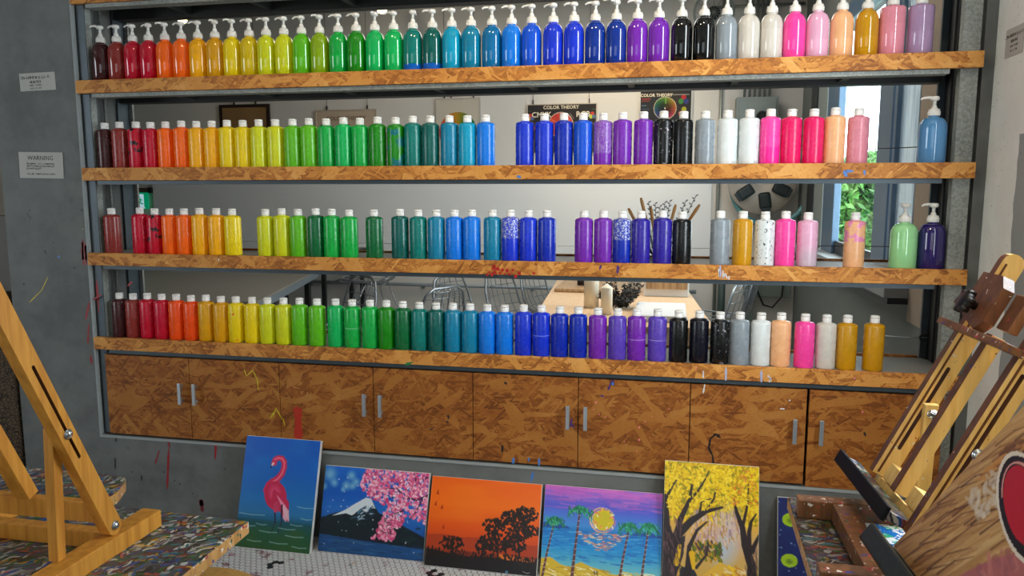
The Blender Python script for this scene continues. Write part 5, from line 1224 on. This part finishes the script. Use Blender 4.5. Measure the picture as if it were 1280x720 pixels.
# outside: bushes beyond the far window
def bush(x, y, r, h, seed, lab):
    t_ = thing('bush', lab, 'bush', (x, y, 0), 'bushes outside the window'); rr_ = random.Random(seed); b = B()
    for k in range(5200):
        a = rr_.uniform(0, 2 * PI); v_ = rr_.uniform(0.05, 1); rad = r * math.sqrt(max(0, 1 - (2 * v_ - 1) ** 2)) * rr_.uniform(.6, 1.05)
        c = V(x + rad * math.cos(a), y + rad * math.sin(a), h * v_); q = V(rr_.uniform(-1, 1), rr_.uniform(-1, 1), rr_.uniform(-.6, 1)).normalized(); w = q.orthogonal().normalized(); s_ = rr_.uniform(.035, .075)
        b._faces([c - q * s_, c + w * s_ * .4, c + q * s_, c - w * s_ * .4], [(0, 1, 2, 3)])
    m = NT('bush_leaf', .5); n_ = m.noise(m.pos(), 6, 3); m.base(m.ramp(n_, [(.35, lin((22, 62, 22))), (.55, lin((70, 132, 46))), (.7, lin((120, 164, 80)))])); m.b.inputs['Transmission Weight'].default_value = .0
    stuff(obj('foliage', b, m.m, t_)); obj('stem', B().tube([(x, y, 0), (x, y, h * .5)], .03, 8), plain('bark', (90, 70, 50), .8), t_)
bush(4.02, 4.75, .42, 1.70, 1, 'leafy green bush outside the window, nearest one'); bush(4.35, 5.85, .50, 1.78, 2, 'leafy green bush outside the window, middle one'); bush(4.75, 7.10, .60, 1.85, 3, 'leafy green bush outside the window, farthest one')
struct(obj('ground', B().box((XR + .21, -3, -.12), (12, 12, -.01)), plain('outside_ground', (120, 120, 110), .9)))
# ------------------------------------------------------------------ foreground tables and easels
TT = .73
def table(label, poly, z, th, mat, legs, loc, grp='paint-crusted work tables'):
    t_ = thing('work_table', label, 'table', loc, grp)
    b = B().prism(poly, (0, 0, z - th), (1, 0, 0), (0, 1, 0), (0, 0, th))
    es = [e for e in b.bm.edges]; bmesh.ops.bevel(b.bm, geom=es, offset=.004, segments=2, profile=.5, affect='EDGES')
    b.bm.faces.ensure_lookup_table()
    for f in b.bm.faces:
        f.normal_update()
    o = obj('tabletop', b, [mat, TABLE_EDGE], t_)
    for p in o.data.polygons:
        if p.normal.z < .55: p.material_index = 1
    for (x, y) in legs: obj('leg', B().box((x - .022, y - .022, 0), (x + .022, y + .022, z - th - .001)), TABLE_EDGE, t_)
    return t_
table('paint-crusted work table at lower left carrying the slotted easel', [(.10, -1.33), (1.530, -1.380), (1.560, -2.45), (.10, -2.40)], TT, .028, SPLAT_L, [(.2, -1.5), (1.22, -1.44), (1.46, -2.35), (.2, -2.3)], (.85, -1.9, 0))
table('lower paint-crusted table behind the left easel, its rounded corner showing', [(-.35, -.955), (.85, -.965), (.905, -.975), (.925, -1.0), (.960, -1.075), (.95, -1.30), (-.35, -1.28)], .62, .03, SPLAT_L, [(-.25, -1.05), (.82, -1.08), (.82, -1.24), (-.25, -1.22)], (.3, -1.15, 0))
table('brown paint-crusted work table at lower right, under the pale easels', [(2.650, -1.020), (XR - .006, -1.000), (XR - .006, -2.35), (2.615, -2.35)], TT, .028, SPLAT_R, [(2.74, -1.14), (3.3, -1.1), (3.3, -2.25), (2.72, -2.25)], (3.0, -1.6, 0))
tag(obj('paper_sheet', B().prism([(2.775, -1.03), (2.90, -1.02), (2.89, -1.105), (2.772, -1.10)], (0, 0, TT + .001), (1, 0, 0), (0, 1, 0), (0, 0, .0008)), plain('grey_white_sheet', (176, 178, 180), .6)), 'small grey-white sheet with blue dabs at the far edge of the right table', 'paper')
t = NT('white_lit_tabletop', .25); n_ = t.noise(t.pos(), 30, 4, .7); r_, g_, b_ = t.sep(t.noise(t.pos(), 22, 3, col=True))
t.base(t.mix(t.step(n_, .47, .53), lin((222, 226, 228)), t.ramp(r_, [(0, lin((30, 110, 190))), (.46, lin((20, 90, 170))), (.5, lin((30, 160, 130))), (.56, lin((90, 150, 60))), (.62, lin((180, 60, 90)))], True))); 
tag(obj('lit_table_patch', B().prism([(2.782, -1.108), (2.93, -1.108), (2.93, -1.40), (2.790, -1.36)], (0, 0, TT + .001), (1, 0, 0), (0, 1, 0), (0, 0, .0012)), t.m), 'brightly lit patch of the right table, glare painted white, spattered blue and green', 'table patch')  # white patch laid on the tabletop, bright light put into its colour
# stool
t_ = thing('round_stool', 'round plywood stool tucked under the left table corner', 'stool', (1.43, -1.50, 0))
obj('seat', B().lathe([(0, .575), (.155, .575), (.165, .580), (.165, .595), (.158, .600), (0, .600)], 40, (1.445, -1.505, 0)), make_wood('stool_plywood', (206, 162, 92), (184, 136, 70)), t_)
for a in (.8, 2.37, 3.94, 5.5): obj('leg', B().tube([(1.445 + .11 * math.cos(a), -1.505 + .11 * math.sin(a), .574), (1.445 + .16 * math.cos(a), -1.505 + .16 * math.sin(a), .002)], .014, 10), BLACK, t_)

def bolt_mesh(b, c, ax, r=.0075):
    b.lathe([(0, 0), (r * 1.25, 0), (r * 1.25, .0012), (r, .0014), (r * .95, .004), (r * .6, .006), (0, .0066)], 16, c, ax)
def slotted_rail(b, P, u, n, w, wid, th, L, slot, round_end=True, rnd_top=False, mi_front=1):
    """rail outline in the (u, depth) plane with a long slot, thickness along w. P = front-bottom axis point"""
    def out(r0, top):
        pts = []
        if round_end:
            for k in range(9): a = PI / 2 + PI * k / 8; pts.append((wid / 2 * math.cos(a) + wid / 2 - .0 * r0, wid / 2 * math.sin(a)))
        else: pts += [(0, wid / 2), (0, -wid / 2)]
        if rnd_top:
            for k in range(9): a = -PI / 2 + PI * k / 8; pts.append((L - wid / 2 + wid / 2 * math.cos(a), wid / 2 * math.sin(a)))
        else: pts += [(L, -wid / 2), (L, wid / 2)]
        return pts
    O = out(0, 0)
    s0, s1, sh = slot
    S = [(s0 + sh * math.cos(a), sh * math.sin(a)) for a in np.linspace(PI / 2, 3 * PI / 2, 7)] + [(s1 + sh * math.cos(a), sh * math.sin(a)) for a in np.linspace(-PI / 2, PI / 2, 7)]
    bm = b.bm; made = []
    for side, off in ((0, V(0, 0, 0)), (1, w * th)):
        vo_ = [bm.verts.new(P + u * p[0] + n * p[1] + off) for p in O]; vi_ = [bm.verts.new(P + u * p[0] + n * p[1] + off) for p in S]
        es = []
        for ring in (vo_, vi_):
            for i in range(len(ring)): es.append(bm.edges.new((ring[i], ring[(i + 1) % len(ring)])))
        r = bmesh.ops.triangle_fill(bm, edges=es, use_beauty=True)
        made.append((vo_, vi_))
        for f in r['geom']:
            if isinstance(f, bmesh.types.BMFace): f.material_index = 0
    for k in (0, 1):
        a, c = made[0][k], made[1][k]
        for i in range(len(a)):
            j = (i + 1) % len(a)
            f = bm.faces.new((a[i], a[j], c[j], c[i])); 
            mid = (O[i][1] + O[j][1]) / 2 if k == 0 else 0
            f.material_index = mi_front if (k == 0 and mid > wid * .4) else (0 if k == 0 else 2)
    return b

# ---- left easel: leans toward the camera, side rail with slot and bolt facing right
e_ = thing('tabletop_easel', 'varnished wooden tabletop easel standing on the left work table', 'easel', (1.2, -1.6, TT))
GROOVE = plain('dark_slot_wood', (104, 58, 20), .6)
la = math.radians(24.5)
u = V(0, -math.sin(la), math.cos(la)); nb = V(0, math.cos(la), math.sin(la)); w = V(1, 0, 0)
XO = 1.338
P = V(XO, -1.554, .768)
b = slotted_rail(B(), P, u, nb, w, .034, .022, .74, (.196, .395, .0032), mi_front=0); obj('side_rail', b, [EASEL, EASEL, GROOVE], e_)
P2 = V(1.010, -1.554, .768); b = slotted_rail(B(), P2, u, nb, w, .034, .022, .74, (.196, .395, .0032), mi_front=0); obj('side_rail', b, [EASEL, EASEL, GROOVE], e_)
b = B(); bolt_mesh(b, P + u * .019 + V(.0225, 0, 0), (1, 0, 0), .0075); obj('bolt', b, CHROME, e_)
b = B(); bolt_mesh(b, P + u * .249 + V(.0225, 0, 0), (1, 0, 0), .0075); obj('bolt', b, CHROME, e_)
# bottom cross rail of the leaning frame and centre mast
cz_ = .808
obj('cross_rail', B().box((1.0325, -1.568, cz_ - .019), (1.3375, -1.548, cz_ + .019), .0015), EASEL, e_)
obj('centre_mast', B().beam(V(1.168, -1.562, cz_ + .022), V(1.168, -1.562, cz_ + .022) + u * .80, (.017, 0, 0), nb * .012, .001), EASEL, e_)
# base: two runners on the table and a cross bar, plus the prop
for x in (1.326, .996):
    obj('base_runner', B().box((x, -1.98, TT + .0006), (x + .042, -1.440, TT + .0355), .002), EASEL, e_)
obj('base_crossbar', B().box((1.0385, -1.556, TT + .0006), (1.3255, -1.530, TT + .033), .0015), EASEL, e_)
for PP in (P, P2):
    pb = PP + u * .249; xx = PP.x - .0100
    obj('prop_strut', B().beam(V(xx, pb.y - .010, TT + .036), V(xx, pb.y, pb.z + .010), (.0095, 0, 0), (0, .0095, 0), .001), EASEL, e_)

# ---- right easel: leans to the right, painter's side grimy, flanks pale
e_ = thing('tabletop_easel', 'pale wooden tabletop easel with black knob, at right beside the white wall', 'easel', (2.85, -1.2, TT))
w = V(.057, -.998, 0).normalized(); bdir = V(.998, .057, 0).normalized(); lr = math.radians(26)
u = V(0, 0, math.cos(lr)) + bdir * math.sin(lr); nf = w.cross(u); nf = nf if nf.x < 0 else -nf      # nf faces the painter (left and up)
P0 = V(2.804, -1.075, .83)
def er(wo, L, ub, slot, rt, width=.043, name='side_rail'):
    P = P0 + w * wo - nf * (width / 2) + u * ub
    return obj(name, slotted_rail(B(), P, u, nf, w, width, .020, L, slot, round_end=False, rnd_top=rt), [EASEL_R, EASEL_FRONT, GROOVE], e_)
er(.0, .52, .0, (.07, .26, .004), True)
er(.242, .62, -.03, (.06, .34, .004), True)
# narrow dark groove line on flanks
for wo, L in ((.0, .50), (.242, .58)):
    obj('groove', B().obox(P0 + w * (wo + .0204) - nf * .010 + u * (.25), u, nf, w, .245, .0022, .0004), GROOVE, e_)
obj('centre_mast', B().obox(P0 + w * .131 - nf * .014 + u * .18, u, nf, w, .175, .013, .010, .001), EASEL_R, e_)
obj('mast_face', B().obox(P0 + w * .131 - nf * .0004 + u * .18, u, nf, w, .175, .0005, .011), EASEL_FRONT, e_)
# upper clamp: block, knob, small ledge
obj('clamp_block', B().prism([(.022, .375), (.115, .350), (.135, .37), (.135, .44), (.11, .462), (.03, .462)], P0 + nf * .002, w, u, nf * .022), EASEL_FRONT, e_)
obj('clamp_side', B().obox(P0 + w * .160 - nf * .010 + u * .405, u, nf, w, .036, .010, .022, .003), EASEL_FRONT, e_)
obj('clamp_ledge', B().obox(P0 + w * .128 + nf * .016 + u * .342, w, nf, u, .138, .020, .0070, .002), EASEL_BASE, e_)
kb = B(); kc = P0 + w * .078 + nf * .0245 + u * .392
kb.lathe([(0, 0), (.008, 0), (.008, .010), (.010, .012), (.019, .014), (.021, .018), (.021, .026), (.017, .030), (0, .031)], 18, kc, nf)
for k in range(6):
    a = k * PI / 3; ax1 = nf.orthogonal().normalized(); ax2 = nf.cross(ax1); d = ax1 * math.cos(a) + ax2 * math.sin(a); kb.lathe([(0, .014), (.0065, .014), (.0065, .029), (0, .030)], 10, kc + d * .019, nf)
obj('knob', kb, BLACK, e_)
# lower tray, its cross rail and blocks
TRAYM = make_splatter('paint_crusted_tray', (40, 50, 76), .8, deg=60)
TRAYD = plain('dark_slate_paint', (12, 17, 24), .6, spec=.25, var=.5, scale=50)
obj('tray', B().obox(P0 + w * .078 + nf * .010 + u * (-.022), w, nf, u, .158, .022, .009, .003), TRAYM, e_)
obj('tray_lip', B().obox(P0 + w * .078 + nf * .0365 + u * (-.020), w, nf, u, .158, .0042, .015, .002), TRAYD, e_)
obj('bottom_rail', B().obox(P0 + w * .12 - nf * .022 + u * (-.018 + .0), w, nf, u, .118, .004, .016, .001), EASEL_R, e_)
for wo in (.065, .19): obj('block', B().obox(P0 + w * wo - nf * .028 + u * .02, w, nf, u, .028, .012, .018, .001), EASEL_R, e_)
ba = P0 + w * .045 - nf * .030 + u * .165; b = B(); bolt_mesh(b, ba, w, .008); b.obox(ba + w * .006, u, nf, w, .003, .010, .003, .001); obj('wing_bolt', b, CHROME, e_)
obj('prop_strut', B().beam(V(ba.x - .005, ba.y + .012, TT + .046), V(ba.x, ba.y + .012, ba.z + .018), (.0, .009, 0), (.013, 0, 0), .001), EASEL_R, e_)
bb = P0 + w * .2625 - nf * .030 + u * .155; b = B(); bolt_mesh(b, bb, w, .009); obj('bolt', b, CHROME, e_)
# base
obj('base_runner', B().box((2.655, -1.134, TT + .0006), (3.10, -1.100, TT + .040), .003), EASEL_BASE, e_)
obj('base_runner', B().box((2.642, -1.445, TT + .0006), (3.10, -1.408, TT + .040), .003), EASEL_BASE, e_)
obj('base_crossbar', B().box((2.722, -1.4075, TT + .0006), (2.766, -1.1345, TT + .038), .003), EASEL_BASE, e_)

# ---- second right easel, nearest, mostly behind the fur canvas
e_ = thing('tabletop_easel', 'easel nearest the camera at lower right, dark green tray under the fur canvas', 'easel', (2.8, -1.6, TT))
l2 = math.radians(36); u2 = V(0, 0, math.cos(l2)) + bdir * math.sin(l2); n2 = w.cross(u2); n2 = n2 if n2.x < 0 else -n2
PC = V(2.756, -1.443, .83)
TRG = plain('dark_green_crusted_tray', (30, 40, 34), .35, var=.5, scale=60)
obj('tray', B().obox(PC + w * .20 + n2 * .004 - u2 * .0155, w, n2, u2, .215, .030, .010, .007), TRG, e_)
obj('tray_lip', B().obox(PC + w * .20 + n2 * .040 - u2 * .012, w, n2, u2, .215, .0055, .018, .005), TRG, e_)
for wo in (.07, .34):
    obj('side_rail', B().obox(PC + w * wo - n2 * .046 + u2 * .25, u2, n2, w, .28, .0245, .010, .001), EASEL_R, e_)
    zz = PC + w * wo - n2 * .046
    obj('base_runner', B().box((2.70, zz.y - .034, TT + .0006), (3.20, zz.y - .012, TT + .036), .002), EASEL_BASE, e_)
    top = PC + w * wo - n2 * .072 + u2 * .30
    obj('prop_strut', B().beam(V(top.x + .01, zz.y - .021, TT + .037), V(top.x, zz.y - .021, top.z), (0, .008, 0), (.011, 0, 0)), EASEL_R, e_)
# fur canvas
A = Art(250, 230, seed=12)
A.vgrad([(0, (186, 148, 96)), (.5, (176, 136, 84)), (1, (160, 116, 66))]); A.put((A.nz(4, 4, 3) - .45) * .9, (206, 176, 130))
A.dabs(900, (0, 0, 1, 1), [(196, 156, 100), (150, 104, 56), (214, 182, 130), (122, 76, 40), (176, 132, 78)], .22, .009, -1.15, .18, al=.30)
for k in range(46):
    x = A.r.uniform(0, .5); y = A.r.uniform(.0, .95); L_ = A.r.uniform(.08, .2)
    A.line([(x, y + L_), (x + L_ * .14, y + L_ * .45), (x + L_ * .55, y)], .007, [(84, 46, 24), (104, 62, 32), (64, 36, 22)][k % 3], .002, al=.55)
A.line([(.10, .10), (.15, .30), (.17, .42), (.20, .50)], .012, (84, 48, 28), .006); A.dabs(50, (.12, .25, .28, .55), [(84, 46, 24), (110, 66, 36), (190, 130, 60)], .09, .010, -1.0, .3, al=.7)
A.dabs(60, (.14, .50, .30, .66), [(206, 196, 180), (190, 176, 160)], .06, .008, .5, .6, al=.6)
A.poly([(.36, 1.01), (.42, .86), (.47, .76), (.53, .68), (.70, .60), (1.01, .50), (1.01, 1.01)], (166, 96, 96))
A.dabs(120, (.3, .7, 1, 1), [(176, 104, 104), (150, 86, 92), (190, 120, 112)], .10, .010, .3, .3, al=.6, keep=lambda x, y: x > .48 and y > .70)
ro = lambda s_: [(.395 + s_ * (.185 * math.cos(a) + .075 * math.sin(a)), .535 + s_ * (.105 * math.cos(a) - .045 * math.sin(a))) for a in np.linspace(0, 2 * PI, 30)]
A.poly(ro(1.30), (214, 204, 190)); A.poly(ro(1.18), (22, 18, 20)); A.poly(ro(.93), (178, 20, 40)); 
A.line([ro(1.0)[k] for k in range(12, 22)], .006, (214, 150, 140), .003)
A.line([(.30, .985), (1.0, .985)], .020, (30, 110, 200))
c_ = thing('canvas_painting', 'canvas of brown fur and a red mouth shape on the nearest right easel', 'painting', PC)
Wc, Hc = .42, .40
obj('canvas_body', B().obox(PC + w * Wc / 2 + u2 * (Hc / 2 - .004) - n2 * .0105, w, u2, n2, Wc / 2, Hc / 2, .0095, .001), CANVAS, c_)
canvas_grid(A, tuple(PC + u2 * (Hc - .005) + w * .001 - n2 * .0006), tuple(w), tuple(-u2), Wc - .002, Hc - .002, 'painted_face', c_, ACRYL)
# dark door leaf and switch box behind the pier, far left
tag(obj('switch_box', B().box((-.437, .135, 1.235), (-.412, .178, 1.325), .002), BLACK), 'small black switch box on the wall at the far left edge', 'switch')
d_ = thing('wire_basket', 'brown wicker basket stack half hidden left of the pillar', 'basket', (-.52, .05, 0)); 
t = NT('wicker', .8); vo = t.voro(t.pos(), 70, 'DISTANCE_TO_EDGE'); t.base(t.mix(t.step(vo.outputs['Distance'], .02, .15), lin((30, 24, 20)), lin((92, 74, 54)))); 
b = B(); b.lathe([(0, .002), (.09, .002), (.11, .30), (.105, .62), (.11, .90), (.10, .96), (0, .96)], 20, (-.53, .03, 0)); obj('basket_body', b, t.m, d_)
tag(obj('tall_cabinet', B().box((-1.1, -.1, .0), (-.65, .16, .96), .004), plain('very_dark_wood', (26, 22, 20), .5)), 'dark cabinet side at the left picture edge behind the easel', 'cabinet')
